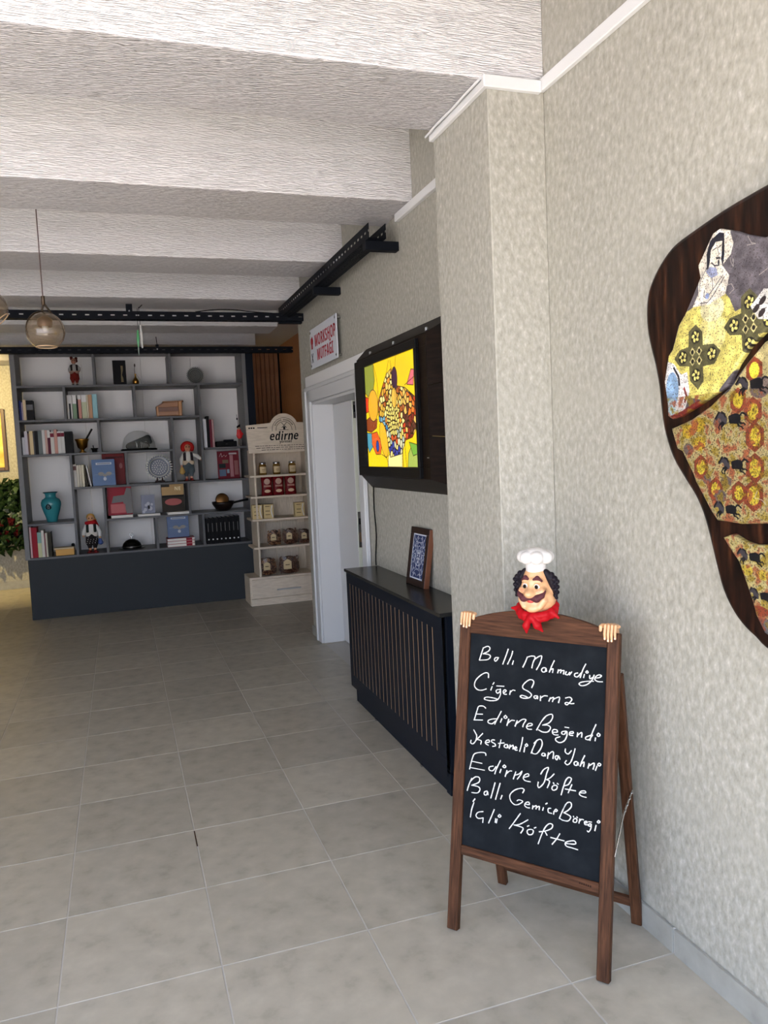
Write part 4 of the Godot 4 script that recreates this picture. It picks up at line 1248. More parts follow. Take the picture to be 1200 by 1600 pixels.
# ---------------------------------------------------------------- stained-glass light box
func build_light_box():
	var o := thing("stained_glass_light_box", "dark wood wall box with a glowing yellow stained-glass panel", "light box")
	var xb := WX
	var xf := 1.28
	var B := [Vector3(xb, 1.275, -4.49), Vector3(xb, 2.095, -4.49), Vector3(xb, 2.095, -2.875), Vector3(xb, 1.275, -2.875)]
	var F := [Vector3(xf, 1.358, -4.17), Vector3(xf, 1.992, -4.17), Vector3(xf, 1.992, -3.145), Vector3(xf, 1.358, -3.145)]
	# four slanting sides, each its own board, and the front frame
	var c := Vector3(xb, 1.68, -3.65)
	var names := ["side_board", "top_board", "side_board", "bottom_board"]
	for i in 4:
		var j := (i + 1) % 4
		var st := begin()
		st.set_smooth_group(-1)
		var out: Vector3 = (B[i] + B[j]) * 0.5 - c + Vector3(-0.2, 0, 0)
		# the right side is made of three planks with fine joints
		var cuts := [0.0, 0.36, 0.70, 1.0] if i == 2 else [0.0, 1.0]
		for k in cuts.size() - 1:
			var g0: float = cuts[k] + (0.002 if k > 0 else 0.0)
			var g1: float = cuts[k + 1] - (0.002 if k < cuts.size() - 2 else 0.0)
			var a: Vector3 = B[i].lerp(B[j], g0)
			var b: Vector3 = B[i].lerp(B[j], g1)
			var d: Vector3 = F[i].lerp(F[j], g0)
			var e: Vector3 = F[i].lerp(F[j], g1)
			var inn := Vector3(0.012, 0, 0) - out.normalized() * 0.004
			st = begin()
			st.set_smooth_group(-1)
			quad(st, a, b, e, d, out)
			quad(st, a + inn, b + inn, e + inn, d + inn, -out)
			quad(st, a, d, d + inn, a + inn, a - b)
			quad(st, b, e, e + inn, b + inn, b - a)
			quad(st, d, e, e + inn, d + inn, Vector3.LEFT)
			part(o, names[i], done(st), M.black_wood)
	span(o, "front_frame", Vector3(xf, 1.938, -4.165), Vector3(xf + 0.014, 1.99, -3.15), M.black_wood, 0.001)
	span(o, "front_frame", Vector3(xf, 1.36, -4.165), Vector3(xf + 0.014, 1.412, -3.15), M.black_wood, 0.001)
	span(o, "front_frame", Vector3(xf, 1.412, -4.165), Vector3(xf + 0.014, 1.938, -4.03), M.black_wood, 0.001)
	span(o, "front_frame", Vector3(xf, 1.412, -3.24), Vector3(xf + 0.014, 1.938, -3.15), M.black_wood, 0.001)
	var bz := flat(rgb(17, 17, 18), 0.35)
	span(o, "bezel", Vector3(1.262, 1.362, -4.16), Vector3(1.28, 1.412, -3.235), bz, 0.002)
	span(o, "bezel", Vector3(1.262, 1.938, -4.16), Vector3(1.28, 1.978, -3.235), bz, 0.002)
	span(o, "bezel", Vector3(1.262, 1.412, -4.16), Vector3(1.28, 1.938, -4.01), bz, 0.002)
	span(o, "bezel", Vector3(1.262, 1.412, -3.262), Vector3(1.28, 1.938, -3.235), bz, 0.002)
	for z in [-4.0, -3.2, -3.63]:
		span(o, "hanging_hook", Vector3(1.30, 1.99, z - 0.008), Vector3(1.31, 2.02, z + 0.008), M.screw, 0.002)
	span(o, "pale_scuff", Vector3(1.279, 1.452, -3.185), Vector3(1.28, 1.456, -3.165), M.screw, 0.0)
	var img := glass_picture()
	var gm := StandardMaterial3D.new()
	gm.albedo_color = Color(0.05, 0.05, 0.05)
	gm.roughness = 0.25
	gm.emission_enabled = true
	gm.emission_texture = ImageTexture.create_from_image(img)
	gm.emission_energy_multiplier = 0.34
	gm.emission = Color.WHITE
	gm.emission_operator = BaseMaterial3D.EMISSION_OP_MULTIPLY
	M.glow = gm
	var panel := part(o, "glowing_glass_panel", sheet(0.75, 0.527, 0.004), gm)
	panel.transform = Transform3D(Basis(Vector3(0, 0, 1), Vector3.UP, Vector3(-1, 0, 0)), Vector3(1.276, 1.675, -3.636))
	var l := AreaLight3D.new()
	l.name = "stained_glass_light"
	l.light_color = Color(1.0, 0.8, 0.25)
	l.light_energy = 0.035
	l.area_size = Vector2(0.74, 0.52)
	l.area_range = 12.0
	l.area_attenuation = 2.0
	l.shadow_enabled = true
	o.add_child(l)
	l.position = Vector3(1.255, 1.675, -3.636)
	l.rotation_degrees = Vector3(0, 90, 0)
	var cord := thing("power_cord", "thin black power cord hanging from the light box down to the radiator cover", "cord")
	part(cord, "cord", tube(smooth_path([Vector3(1.425, 1.3, -4.42), Vector3(1.424, 1.15, -4.425), Vector3(1.428, 1.0, -4.42), Vector3(1.425, 0.86, -4.44), Vector3(1.423, 0.808, -4.435)]), 0.004, 6), M.black)

func glass_picture() -> Image:
	var w := 420
	var h := 300
	var img := Image.create(w, h, false, Image.FORMAT_RGB8)
	var area := Rect2(0, 0, 1, 1)
	var V := func(a: float, b: float) -> Vector2: return Vector2(a, b)
	img.fill(rgb(250, 212, 20))
	for y in h:
		for x in w:
			var u := float(x) / w
			var v := 1.0 - float(y) / h
			var k := 0.5 + 0.5 * sin(u * 9.0 + v * 5.0) * sin(v * 8.0 - u * 3.0)
			img.set_pixel(x, y, rgb(252, 214, 14).lerp(rgb(246, 190, 40), k * 0.5 * v + 0.15 * k))
	var lead := rgb(36, 22, 8)
	var shapes := [
		[[[0.0, 1.0], [0.2, 1.0], [0.22, 0.84], [0.17, 0.72], [0.05, 0.70], [0.0, 0.74]], rgb(140, 146, 54)],
		[[[0.0, 0.70], [0.08, 0.68], [0.06, 0.55], [0.0, 0.54]], rgb(226, 60, 24)],
		[[[0.0, 0.47], [0.10, 0.50], [0.24, 0.46], [0.22, 0.38], [0.10, 0.34], [0.0, 0.36]], rgb(140, 62, 22)],
		[[[0.0, 0.34], [0.10, 0.33], [0.12, 0.20], [0.03, 0.14], [0.0, 0.2]], rgb(76, 150, 170)],
		[[[0.10, 0.33], [0.22, 0.34], [0.32, 0.22], [0.28, 0.12], [0.18, 0.12], [0.10, 0.22]], rgb(226, 92, 28)],
		[[[0.80, 0.0], [1.0, 0.0], [1.0, 0.18], [0.88, 0.19], [0.82, 0.12]], rgb(168, 186, 84)],
		[[[0.84, 0.22], [1.0, 0.19], [1.0, 0.12], [0.90, 0.10]], rgb(120, 176, 60)],
		[[[0.42, 0.0], [0.70, 0.0], [0.72, 0.24], [0.60, 0.22], [0.44, 0.10]], rgb(250, 232, 150)],
		[[[0.84, 0.72], [0.92, 0.84], [0.97, 0.83], [0.95, 0.70]], rgb(226, 110, 120)]]
	for s in shapes:
		var pts := []
		for p in s[0]:
			pts.append(Vector2(p[0], p[1]))
		paint_poly(img, area, pts, s[1])
		pts.append(pts[0])
		paint_line(img, area, pts, 0.006, lead)
	# the mosaic body: cells of many small panes
	var body := PackedVector2Array([V.call(0.46, 0.86), V.call(0.56, 0.90), V.call(0.62, 0.74), V.call(0.80, 0.70), V.call(0.97, 0.60), V.call(0.98, 0.34), V.call(0.90, 0.26), V.call(0.78, 0.24), V.call(0.70, 0.12), V.call(0.48, 0.09), V.call(0.44, 0.22), V.call(0.40, 0.36), V.call(0.28, 0.44), V.call(0.27, 0.62), V.call(0.36, 0.74)])
	var seeds := []
	for k in 1500:
		var p := Vector2(rng.randf_range(0.26, 0.99), rng.randf_range(0.09, 0.9))
		var core := Vector2((p.x - 0.56) / 0.12, (p.y - 0.5) / 0.2).length()
		var col: Color
		if core < 1.0:
			col = rgb(246, 222, 116)
		elif p.x > 0.76 and p.y < 0.64:
			col = [rgb(206, 60, 24), rgb(130, 30, 22), rgb(228, 120, 40), rgb(90, 40, 28), rgb(240, 190, 90)][rng.randi_range(0, 4)]
		elif p.y < 0.22:
			col = [rgb(52, 58, 150), rgb(56, 70, 160), rgb(220, 214, 170), rgb(240, 220, 130)][rng.randi_range(0, 3)]
		elif p.y < 0.36:
			col = [rgb(232, 226, 180), rgb(214, 84, 34), rgb(176, 190, 170), rgb(246, 216, 110)][rng.randi_range(0, 3)]
		elif p.x < 0.46 and p.y < 0.46:
			col = [rgb(70, 130, 170), rgb(220, 140, 60), rgb(120, 170, 190)][rng.randi_range(0, 2)]
		else:
			col = [rgb(240, 200, 96), rgb(232, 150, 50), rgb(180, 92, 34), rgb(248, 226, 140), rgb(226, 176, 60)][rng.randi_range(0, 4)]
		var far := true
		for s in seeds:
			if s[0].distance_to(p) < (0.026 if core < 1.1 else 0.036):
				far = false
		if far:
			seeds.append([p, col])
	for y in h:
		for x in w:
			var p := Vector2(float(x) / w, 1.0 - float(y) / h)
			if not Geometry2D.is_point_in_polygon(p, body):
				continue
			var d0 := 9.0
			var d1 := 9.0
			var best := Color.WHITE
			for s in seeds:
				var dx: float = s[0].x - p.x
				var dy: float = (s[0].y - p.y) * 0.72
				var d := dx * dx + dy * dy
				if d < d0:
					d1 = d0
					d0 = d
					best = s[1]
				elif d < d1:
					d1 = d
			img.set_pixel(x, y, lead if sqrt(d1) - sqrt(d0) < 0.0075 else best)
	var line := []
	for p in body:
		line.append(p)
	line.append(body[0])
	paint_line(img, area, line, 0.006, lead)
	# leaves, the dark oval and long stems
	for s in [[0.16, 0.60, 0.105, 0.15, rgb(240, 172, 40), 0.0], [0.36, 0.26, 0.07, 0.17, rgb(244, 184, 40), 0.25], [0.62, 0.80, 0.05, 0.10, rgb(62, 24, 58), 0.0], [0.60, 0.63, 0.045, 0.09, rgb(238, 186, 70), 0.0], [0.22, 0.20, 0.028, 0.05, rgb(40, 70, 160), 0.0]]:
		paint_oval(img, area, Vector2(s[0], s[1]), Vector2(s[2] + 0.006, s[3] + 0.008), lead, s[5])
		paint_oval(img, area, Vector2(s[0], s[1]), Vector2(s[2], s[3]), s[4], s[5])
	for l in [[[0.2, 1.0], [0.26, 0.86], [0.28, 0.7], [0.26, 0.5]], [[0.52, 0.98], [0.46, 0.86], [0.36, 0.74]], [[0.55, 0.98], [0.58, 0.85], [0.60, 0.7]], [[0.66, 1.0], [0.64, 0.9], [0.62, 0.72], [0.62, 0.5]], [[0.80, 0.72], [1.0, 0.78]], [[0.30, 0.12], [0.40, 0.08], [0.44, 0.0]], [[0.72, 0.24], [0.72, 0.0]], [[0.76, 0.22], [0.78, 0.0]]]:
		var pts := []
		for p in l:
			pts.append(Vector2(p[0], p[1]))
		paint_line(img, area, smooth_path(pts, 5), 0.006, lead)
	return img

# ---------------------------------------------------------------- sign, tile picture, trays, lamps
func build_sign():
	var o := thing("wall_sign", "white acrylic wall sign with red lettering on steel stand-offs above the doorway", "sign", Vector3(1.405, 2.253, -5.347), -PI / 2)
	# own axes: x runs towards the street (+z), z out into the room
	part(o, "plate", box(Vector3(0.735, 0.285, 0.006), 0.001), flat(rgb(222, 226, 232), 0.25))
	var red := flat(rgb(160, 26, 38), 0.5)
	var a := part(o, "lettering", lettering("WORKSHOP", 0.072, 0.001), red, Vector3(0.055, 0.045, 0.0035))
	a.scale = Vector3(1.05, 1.15, 1)
	var b := part(o, "lettering", lettering("MUTFAĞI", 0.072, 0.001), red, Vector3(0.045, -0.06, 0.0035))
	b.scale = Vector3(1.0, 1.1, 1)
	var hat := []
	for k in 20:
		var w := TAU * k / 20.0
		hat.append(Vector2(cos(w) * 0.036, 0.02 + sin(w) * 0.03 + 0.005 * cos(w * 5.0)))
	part(o, "chef_hat_emblem", extrude(hat, 0.001), red, Vector3(-0.31, 0.035, 0.003))
	part(o, "chef_hat_emblem", box(Vector3(0.04, 0.032, 0.001), 0.0), red, Vector3(-0.31, 0.015, 0.0035))
	var ink := flat(rgb(30, 30, 34), 0.6)
	part(o, "crossed_utensil_emblem", box(Vector3(0.008, 0.08, 0.001), 0.0), ink, Vector3(-0.31, -0.066, 0.0035), Vector3(0, 0, 0.6))
	part(o, "crossed_utensil_emblem", box(Vector3(0.008, 0.08, 0.001), 0.0), ink, Vector3(-0.31, -0.066, 0.004), Vector3(0, 0, -0.6))
	for x in [-0.345, 0.345]:
		for y in [-0.12, 0.12]:
			part(o, "stand_off", lathe([Vector2(0, -0.034), Vector2(0.009, -0.034), Vector2(0.009, -0.034), Vector2(0.009, 0.006), Vector2(0.009, 0.006), Vector2(0, 0.007)], 14), M.silver, Vector3(x, y, 0.002), Vector3(PI / 2, 0, 0))

func build_tile_picture():
	var o := thing("tile_picture", "small framed blue and white floral tile leaning on the wall atop the radiator cover", "picture")
	# leaning back against the wall, its front bottom edge on the cover
	var p0 := Vector3(1.369, 0.8055, -3.778)
	var p1 := Vector3(1.378, 0.8055, -3.553)
	var ux := (p1 - p0).normalized()
	var nrm := ux.cross(Vector3.UP).normalized()
	if nrm.x > 0.0:
		nrm = -nrm
	var tilt := Basis(ux, -deg_to_rad(9.0) )
	var bs := Basis(ux, Vector3.UP, ux.cross(Vector3.UP))
	bs = tilt * bs
	o.transform = Transform3D(bs, p0)
	var W := p0.distance_to(p1)
	var H := 0.295
	var dk := flat(rgb(46, 33, 30), 0.4)
	var sidewood := flat(rgb(112, 66, 42), 0.45)
	span(o, "frame", Vector3(0, 0, -0.03), Vector3(W, 0.034, 0), dk, 0.002)
	span(o, "frame", Vector3(0, H - 0.032, -0.03), Vector3(W, H, 0), dk, 0.002)
	span(o, "frame", Vector3(0, 0.034, -0.03), Vector3(0.03, H - 0.032, 0), dk, 0.002)
	span(o, "frame", Vector3(W - 0.03, 0.034, -0.03), Vector3(W, H - 0.032, 0), dk, 0.002)
	span(o, "side_strip", Vector3(W, 0.001, -0.029), Vector3(W + 0.003, H - 0.001, -0.002), sidewood, 0.001)
	var tw := W - 0.06
	var th := H - 0.066
	var img := Image.create(220, 300, false, Image.FORMAT_RGB8)
	var area := Rect2(-0.5, -0.5, 1, 1)
	img.fill(rgb(206, 212, 224))
	var blue := rgb(38, 54, 98)
	paint_poly(img, area, [Vector2(-0.46, -0.47), Vector2(0.46, -0.47), Vector2(0.46, 0.47), Vector2(-0.46, 0.47)], blue)
	var pale := rgb(160, 170, 192)
	for s in [-1.0, 1.0]:
		for k in 9:
			var y := -0.42 + 0.1 * k
			var l := []
			for q in 14:
				var t := q / 13.0
				l.append(Vector2(s * (0.05 + 0.38 * t), y + 0.07 * sin(t * 6.0 + k) * (0.4 + t)))
			paint_line(img, area, l, 0.016, pale)
			paint_oval(img, area, Vector2(s * (0.22 + 0.12 * sin(k * 2.3)), y + 0.04), Vector2(0.05, 0.022), pale, s * (0.6 + k))
			paint_oval(img, area, Vector2(s * (0.36 - 0.1 * cos(k * 1.7)), y - 0.01), Vector2(0.045, 0.02), pale, -s * (0.9 + k))
	for r in [0.30, 0.22, 0.13]:
		var ring := []
		for q in 29:
			var a := TAU * q / 28.0
			ring.append(Vector2(cos(a) * r * 0.75, sin(a) * r + 0.02))
		paint_line(img, area, ring, 0.018, pale)
	paint_oval(img, area, Vector2(0, -0.12), Vector2(0.03, 0.03), rgb(226, 230, 238))
	for k in 8:
		var a := TAU * k / 8.0
		paint_oval(img, area, Vector2(cos(a) * 0.07, 0.02 + sin(a) * 0.08), Vector2(0.035, 0.016), rgb(214, 220, 232), a)
	var tm := StandardMaterial3D.new()
	tm.albedo_texture = ImageTexture.create_from_image(img)
	tm.roughness = 0.2
	part(o, "tile", sheet(tw, th, 0.004), tm, Vector3(W / 2, 0.034 + th / 2, -0.01))

# a slotted strip: two edges and the webs between the slots, all in x, y
func slotted(length: float, width: float, t: float, pitch: float, slot: float, slot_h: float) -> ArrayMesh:
	var st := begin()
	var e := (width - slot_h) / 2
	add_box(st, Vector3(length, e, t), 0.0, Vector3(0, (width - e) / 2, 0))
	add_box(st, Vector3(length, e, t), 0.0, Vector3(0, -(width - e) / 2, 0))
	var n := int(length / pitch)
	for k in n:
		var x := -length / 2 + (k + 0.5) * length / n
		add_box(st, Vector3(length / n - slot, slot_h, t), 0.0, Vector3(x, 0, 0))
	return done(st)

func build_trays():
	var names := [["cable_tray", "dark slotted cable tray crossing the room below the beams in front", Vector3(-1.0, 2.552, -6.08), 5.0], ["cable_tray", "dark slotted cable tray crossing in front of the bookcase top", Vector3(-0.02, 2.566, -8.05), 3.6]]
	for q in names:
		var o := thing(q[0], q[1], "cable tray", q[2], 0.0, "")
		var L: float = q[3]
		part(o, "front_flange", slotted(L, 0.058, 0.002, 0.085, 0.028, 0.009), M.tray, Vector3(0, 0, 0.04))
		part(o, "rear_lip", box(Vector3(L, 0.012, 0.002), 0.0), M.tray, Vector3(0, -0.022, -0.04))
		part(o, "bottom_flange", slotted(L, 0.078, 0.002, 0.06, 0.03, 0.02), M.tray, Vector3(0, -0.028, 0), Vector3(PI / 2, 0, 0))
		if q[2].z > -7.0:
			for x in [0.15, -1.2, -2.9]:
				var h := part(o, "hanger", box(Vector3(0.045, 0.06, 0.003), 0.001), M.tray, Vector3(x + 1.0, 0.05, 0.043))
				part(h, "bolt", box(Vector3(0.01, 0.01, 0.006), 0.002), M.screw, Vector3(0, -0.02, 0.002))
			part(o, "loose_wire", tube(smooth_path([Vector3(1.0 + 0.62, 0.03, 0.03), Vector3(1.0 + 0.75, 0.047, 0.03), Vector3(1.0 + 0.9, 0.05, 0.03), Vector3(1.0 + 1.05, 0.036, 0.03), Vector3(1.0 + 1.2, 0.03, 0.02)]), 0.004, 6), M.black)
		else:
			var h2 := part(o, "hanger", box(Vector3(0.03, 0.05, 0.003), 0.001), M.tray, Vector3(0.455, 0.025, 0.043))
			part(h2, "bolt", box(Vector3(0.012, 0.012, 0.006), 0.002), M.screw, Vector3(0, -0.02, 0.002))
			part(h2, "hanger_rod", tube([Vector3(0, 0.02, 0), Vector3(-0.004, 0.1, -0.01)], 0.004, 6), M.tray)
	var s := thing("cable_tray", "dark perforated cable tray running along the right wall on brackets", "cable tray", Vector3(1.31, 2.585, -4.97), PI / 2)
	# own axes: x runs towards the street? the tray's length lies along world z
	part(s, "side_flange", slotted(2.32, 0.075, 0.002, 0.06, 0.03, 0.012), M.tray, Vector3(0, 0.01, -0.045))
	part(s, "side_flange", slotted(2.32, 0.075, 0.002, 0.06, 0.03, 0.012), M.tray, Vector3(0, 0.01, 0.045))
	for k in [-1, 0, 1]:
		part(s, "bottom_strip", slotted(2.32, 0.030, 0.002, 0.03, 0.012, 0.009), M.tray, Vector3(0, -0.026, 0.030 * k), Vector3(PI / 2, 0, 0))
	for x in [-1.09, 0.02, 1.15]:
		var a := part(s, "bracket_arm", box(Vector3(0.05, 0.046, 0.18), 0.002), M.tray, Vector3(x, -0.05, 0.04))
		part(a, "bolt", box(Vector3(0.01, 0.01, 0.006), 0.002), M.screw, Vector3(0.026, 0.0, 0.05), Vector3(0, PI / 2, 0))
	var st := begin()
	add_box(st, Vector3(0.09, 0.064, 0.002), 0.0, Vector3(0, 0, 0))
	part(s, "end_plate", done(st), M.tray, Vector3(1.161, 0.004, 0), Vector3(0, PI / 2, 0))

func build_pendants():
	var lamps := [["globe pendant lamp with smoky amber glass hanging from the beams", Vector3(-0.307, 2.182, -4.4), 0.0], ["tilted smoky amber globe pendant cut by the left edge of the photograph", Vector3(-0.572, 2.300, -4.45), 0.75]]
	var amber := StandardMaterial3D.new()
	amber.albedo_color = Color(0.50, 0.42, 0.31, 0.42)
	amber.transparency = BaseMaterial3D.TRANSPARENCY_ALPHA
	amber.roughness = 0.04
	amber.metallic_specular = 0.8
	var bronze := flat(rgb(74, 62, 50), 0.35, 0.8)
	for q in lamps:
		var o := thing("pendant_lamp", q[0], "pendant lamp", q[1])
		o.rotation.z = q[2]
		var R := 0.095
		var pr := []
		for k in 19:
			var a := deg_to_rad(80.0 - 138.0 * k / 18.0)
			pr.append(Vector2(cos(a) * R, sin(a) * R))
		pr.append(Vector2(0.05, -0.0815))
		var glass := part(o, "glass_globe", lathe(pr, 36), amber)
		part(glass, "glass_lip", tube(ring_points(0.0503, -0.081, 28), 0.003, 6, true), flat(rgb(206, 176, 140), 0.15))
		part(o, "inner_shade", lathe([Vector2(0.012, 0.075), Vector2(0.036, 0.06), Vector2(0.038, 0.035), Vector2(0.034, 0.02)], 24), flat(rgb(104, 70, 46), 0.3, 0.4))
		part(o, "bulb", ellipsoid(Vector3(0.016, 0.022, 0.016), 14), flat(rgb(210, 200, 180), 0.2), Vector3(0, 0.018, 0))
		var hoop := []
		for k in 25:
			var a := deg_to_rad(-25.0 + 230.0 * k / 24.0)
			hoop.append(Vector3(cos(a) * (R + 0.003), sin(a) * (R + 0.003), 0.0))
		part(o, "hoop", tube(hoop, 0.0035, 8), bronze, Vector3.ZERO, Vector3(0, 0.5, 0))
		part(o, "fork", tube([Vector3(-0.012, 0.088, 0.0), Vector3(0, 0.142, 0)], 0.005, 8), bronze)
		part(o, "fork", tube([Vector3(0.038, 0.084, 0.01), Vector3(0.0, 0.142, 0)], 0.005, 8), bronze)
		part(o, "socket", lathe([Vector2(0, 0.175), Vector2(0.009, 0.175), Vector2(0.009, 0.175), Vector2(0.009, 0.132), Vector2(0.005, 0.128)], 14), bronze)
		# the cord hangs straight down from the slab between two beams
		var top := CEIL - o.position.y
		var from := Vector3(0, 0.172, 0)
		var to := o.transform.basis.inverse() * Vector3(0, top, 0) + (Vector3.ZERO if q[2] == 0.0 else o.transform.basis.inverse() * (o.transform.basis * from - Vector3(0, 0.172, 0)))
		part(o, "cord", tube([from, to], 0.003, 6), flat(rgb(88, 66, 60), 0.6))
		if q[2] != 0.0:
			part(o, "side_bar", tube([Vector3(0.02, 0.13, 0.03), Vector3(0.115, 0.045, 0.03)], 0.007, 8), bronze)
	# hanging pair of glass fish
	var g := thing("hanging_ornament", "small green and white glass drops hanging on cords from the front cable tray", "ornament", Vector3(0.212, 2.58, -6.03))
	part(g, "cord", tube([Vector3(-0.006, 0.02, 0), Vector3(-0.012, -0.13, 0)], 0.002, 5), M.black)
	part(g, "cord", tube([Vector3(0.004, 0.03, 0), Vector3(0.008, -0.1, 0)], 0.002, 5), M.black)
	part(g, "cord_tail", tube([Vector3(0.004, 0.02, 0), Vector3(0.03, 0.045, 0.0)], 0.003, 5), M.black)
	var green := flat(rgb(90, 168, 110), 0.12)
	var whiteg := flat(rgb(206, 204, 200), 0.12)
	part(g, "green_drop", blob([["c", Vector3(-0.013, -0.14, 0), Vector3(-0.014, -0.2, 0), 0.006, 0.011], ["c", Vector3(-0.014, -0.2, 0), Vector3(-0.015, -0.27, 0), 0.011, 0.003]], 0.003, 0.003), green)
	part(g, "drop_tip", blob([["c", Vector3(-0.015, -0.265, 0), Vector3(-0.016, -0.315, 0), 0.007, 0.003]], 0.003, 0.0), flat(rgb(120, 134, 124), 0.15))
	part(g, "white_drop", blob([["c", Vector3(0.009, -0.105, 0), Vector3(0.011, -0.17, 0), 0.007, 0.010], ["c", Vector3(0.011, -0.17, 0), Vector3(0.012, -0.26, 0), 0.010, 0.007]], 0.003, 0.003), whiteg)

func ring_points(r: float, y: float, n: int) -> Array:
	var out := []
	for k in n:
		out.append(Vector3(cos(TAU * k / n) * r, y, sin(TAU * k / n) * r))
	return out

# ---------------------------------------------------------------- lit corner at the far left
func build_left_corner():
	var p := thing("framed_picture", "golden picture in a dark wood frame on the lit wall at the left edge", "picture", Vector3(-1.72, 1.82, -10.45))
	var w := 0.92
	var h := 0.74
	for s in [-1.0, 1.0]:
		part(p, "frame", box(Vector3(0.04, h, 0.03), 0.004), flat(rgb(92, 66, 40), 0.4), Vector3(s * (w / 2 - 0.02), 0, 0.015))
		part(p, "frame", box(Vector3(w - 0.08, 0.04, 0.03), 0.004), flat(rgb(92, 66, 40), 0.4), Vector3(0, s * (h / 2 - 0.02), 0.015))
	var gold := noise(0.01, 4, [rgb(206, 168, 40), rgb(236, 204, 80), rgb(246, 228, 140)], 256, 51)
	part(p, "picture_sheet", sheet(w - 0.08, h - 0.08, 0.004), tri_mat(gold, Vector3(2, 2, 2), 0.4, false), Vector3(0, 0, 0.006))
	# planting panel hung on the wall: soil box, leaves, flowers
	var g := thing("planter_panel", "hanging wall planter crowded with dark leaves, white and red flowers beside the bookcase", "plant", Vector3(-1.65, 0.92, -10.44))
	part(g, "planter_box", box(Vector3(1.06, 0.7, 0.08), 0.004), flat(rgb(40, 44, 34), 0.8), Vector3(0, 0, 0.04))
	var kinds := [["dark_leaves", rgb(22, 40, 18), 1100], ["pale_leaves", rgb(60, 84, 54), 260], ["white_flowers", rgb(112, 122, 108), 44], ["red_flowers", rgb(66, 12, 18), 14]]
	for q in kinds:
		var st := begin()
		st.set_smooth_group(-1)
		for k in q[2]:
			var at := Vector3(rng.randf_range(-0.54, 0.54), rng.randf_range(-0.40, 0.40), 0.09 + rng.randf_range(0.0, 0.12))
			if q[0] == "red_flowers":
				at = Vector3(rng.randf_range(0.2, 0.46), rng.randf_range(-0.3, -0.05), 0.17 + rng.randf_range(0.0, 0.05))
			elif q[0] == "white_flowers":
				at.z = 0.17 + rng.randf_range(0, 0.05)
				at.y = rng.randf_range(-0.12, 0.34)
			var n := 5 if q[0].ends_with("flowers") else 1
			var b := Basis.from_euler(Vector3(rng.randf_range(-1.0, 0.4), rng.randf_range(-1, 1), rng.randf_range(0, TAU)))
			var len := rng.randf_range(0.07, 0.13) if n == 1 else 0.05
			for i in n:
				var r := b * Basis(Vector3.BACK, TAU * i / n)
				var wd := len * (0.28 if n == 1 else 0.4)
				var tip := at + r * Vector3(0, len, -len * 0.25)
				var mid := at + r * Vector3(0, len * 0.5, len * 0.12)
				var L := at + r * Vector3(-wd, len * 0.45, 0)
				var R := at + r * Vector3(wd, len * 0.45, 0)
				var out := r * Vector3.BACK
				tri(st, at, L, mid, out)
				tri(st, at, mid, R, out)
				tri(st, L, tip, mid, out)
				tri(st, mid, tip, R, out)
		part(g, q[0], done(st), flat(q[1], 0.6)).set_meta("kind", "stuff")
	# unseen ceiling spotlight, out of view, placed to light this corner
	var lamp := thing("unseen_ceiling_spotlight", "unseen round ceiling spotlight placed to light the left corner", "spotlight", Vector3(-1.75, BEAM, -8.82))
	part(lamp, "housing", lathe([Vector2(0, 0.0), Vector2(0.05, 0.0), Vector2(0.05, 0.0), Vector2(0.05, -0.09), Vector2(0.05, -0.09), Vector2(0.042, -0.09)], 20), M.black)
	var gl := StandardMaterial3D.new()
	gl.albedo_color = Color(0.9, 0.85, 0.7)
	gl.emission_enabled = true
	gl.emission = Color(1.0, 0.8, 0.5)
	gl.emission_energy_multiplier = 3.0
	part(lamp, "lens", ellipsoid(Vector3(0.04, 0.012, 0.04), 16), gl, Vector3(0, -0.09, 0))
	var l := SpotLight3D.new()
	l.name = "corner_light"
	l.light_color = Color(1.0, 0.88, 0.60)
	l.light_energy = 2.0
	l.light_size = 0.04
	l.spot_range = 12.0
	l.spot_attenuation = 2.0
	l.spot_angle = 60.0
	l.spot_angle_attenuation = 0.8
	l.shadow_enabled = true
	lamp.add_child(l)
	l.position = Vector3(0, -0.12, 0)
	l.rotation_degrees = Vector3(-32, 0, 0)

# ---------------------------------------------------------------- things on the bookcase
func book(label: String, x: float, y: float, z: float, w: float, h: float, d: float, col: Color, group := "", rot := Vector3.ZERO) -> Node3D:
	# own axes: spine along y facing +z, origin at the bottom of the spine
	var o := thing("book", label, "book", Vector3(x, y, z), 0.0, group)
	o.rotation = rot
	var c := flat(col, 0.55)
	var st := begin()
	var t := minf(0.003, w * 0.2)
	add_box(st, Vector3(w, h, t), t * 0.4, Vector3(0, h / 2, -t / 2))
	add_box(st, Vector3(t, h, d - t), t * 0.3, Vector3(-w / 2 + t / 2, h / 2, -t - (d - t) / 2))
	add_box(st, Vector3(t, h, d - t), t * 0.3, Vector3(w / 2 - t / 2, h / 2, -t - (d - t) / 2))
	part(o, "cover", done(st), c)
	part(o, "pages", box(Vector3(w - 2 * t, h - 0.008, d - t - 0.004), 0.0), M.paper, Vector3(0, h / 2, -t - (d - t - 0.004) / 2))
	return o

func spine_band(o: Node3D, w: float, y0: float, y1: float, col: Color):
	part(o, "spine_band", box(Vector3(w - 0.001, y1 - y0, 0.001), 0.0), flat(col, 0.6), Vector3(0, (y0 + y1) / 2, 0.0004))

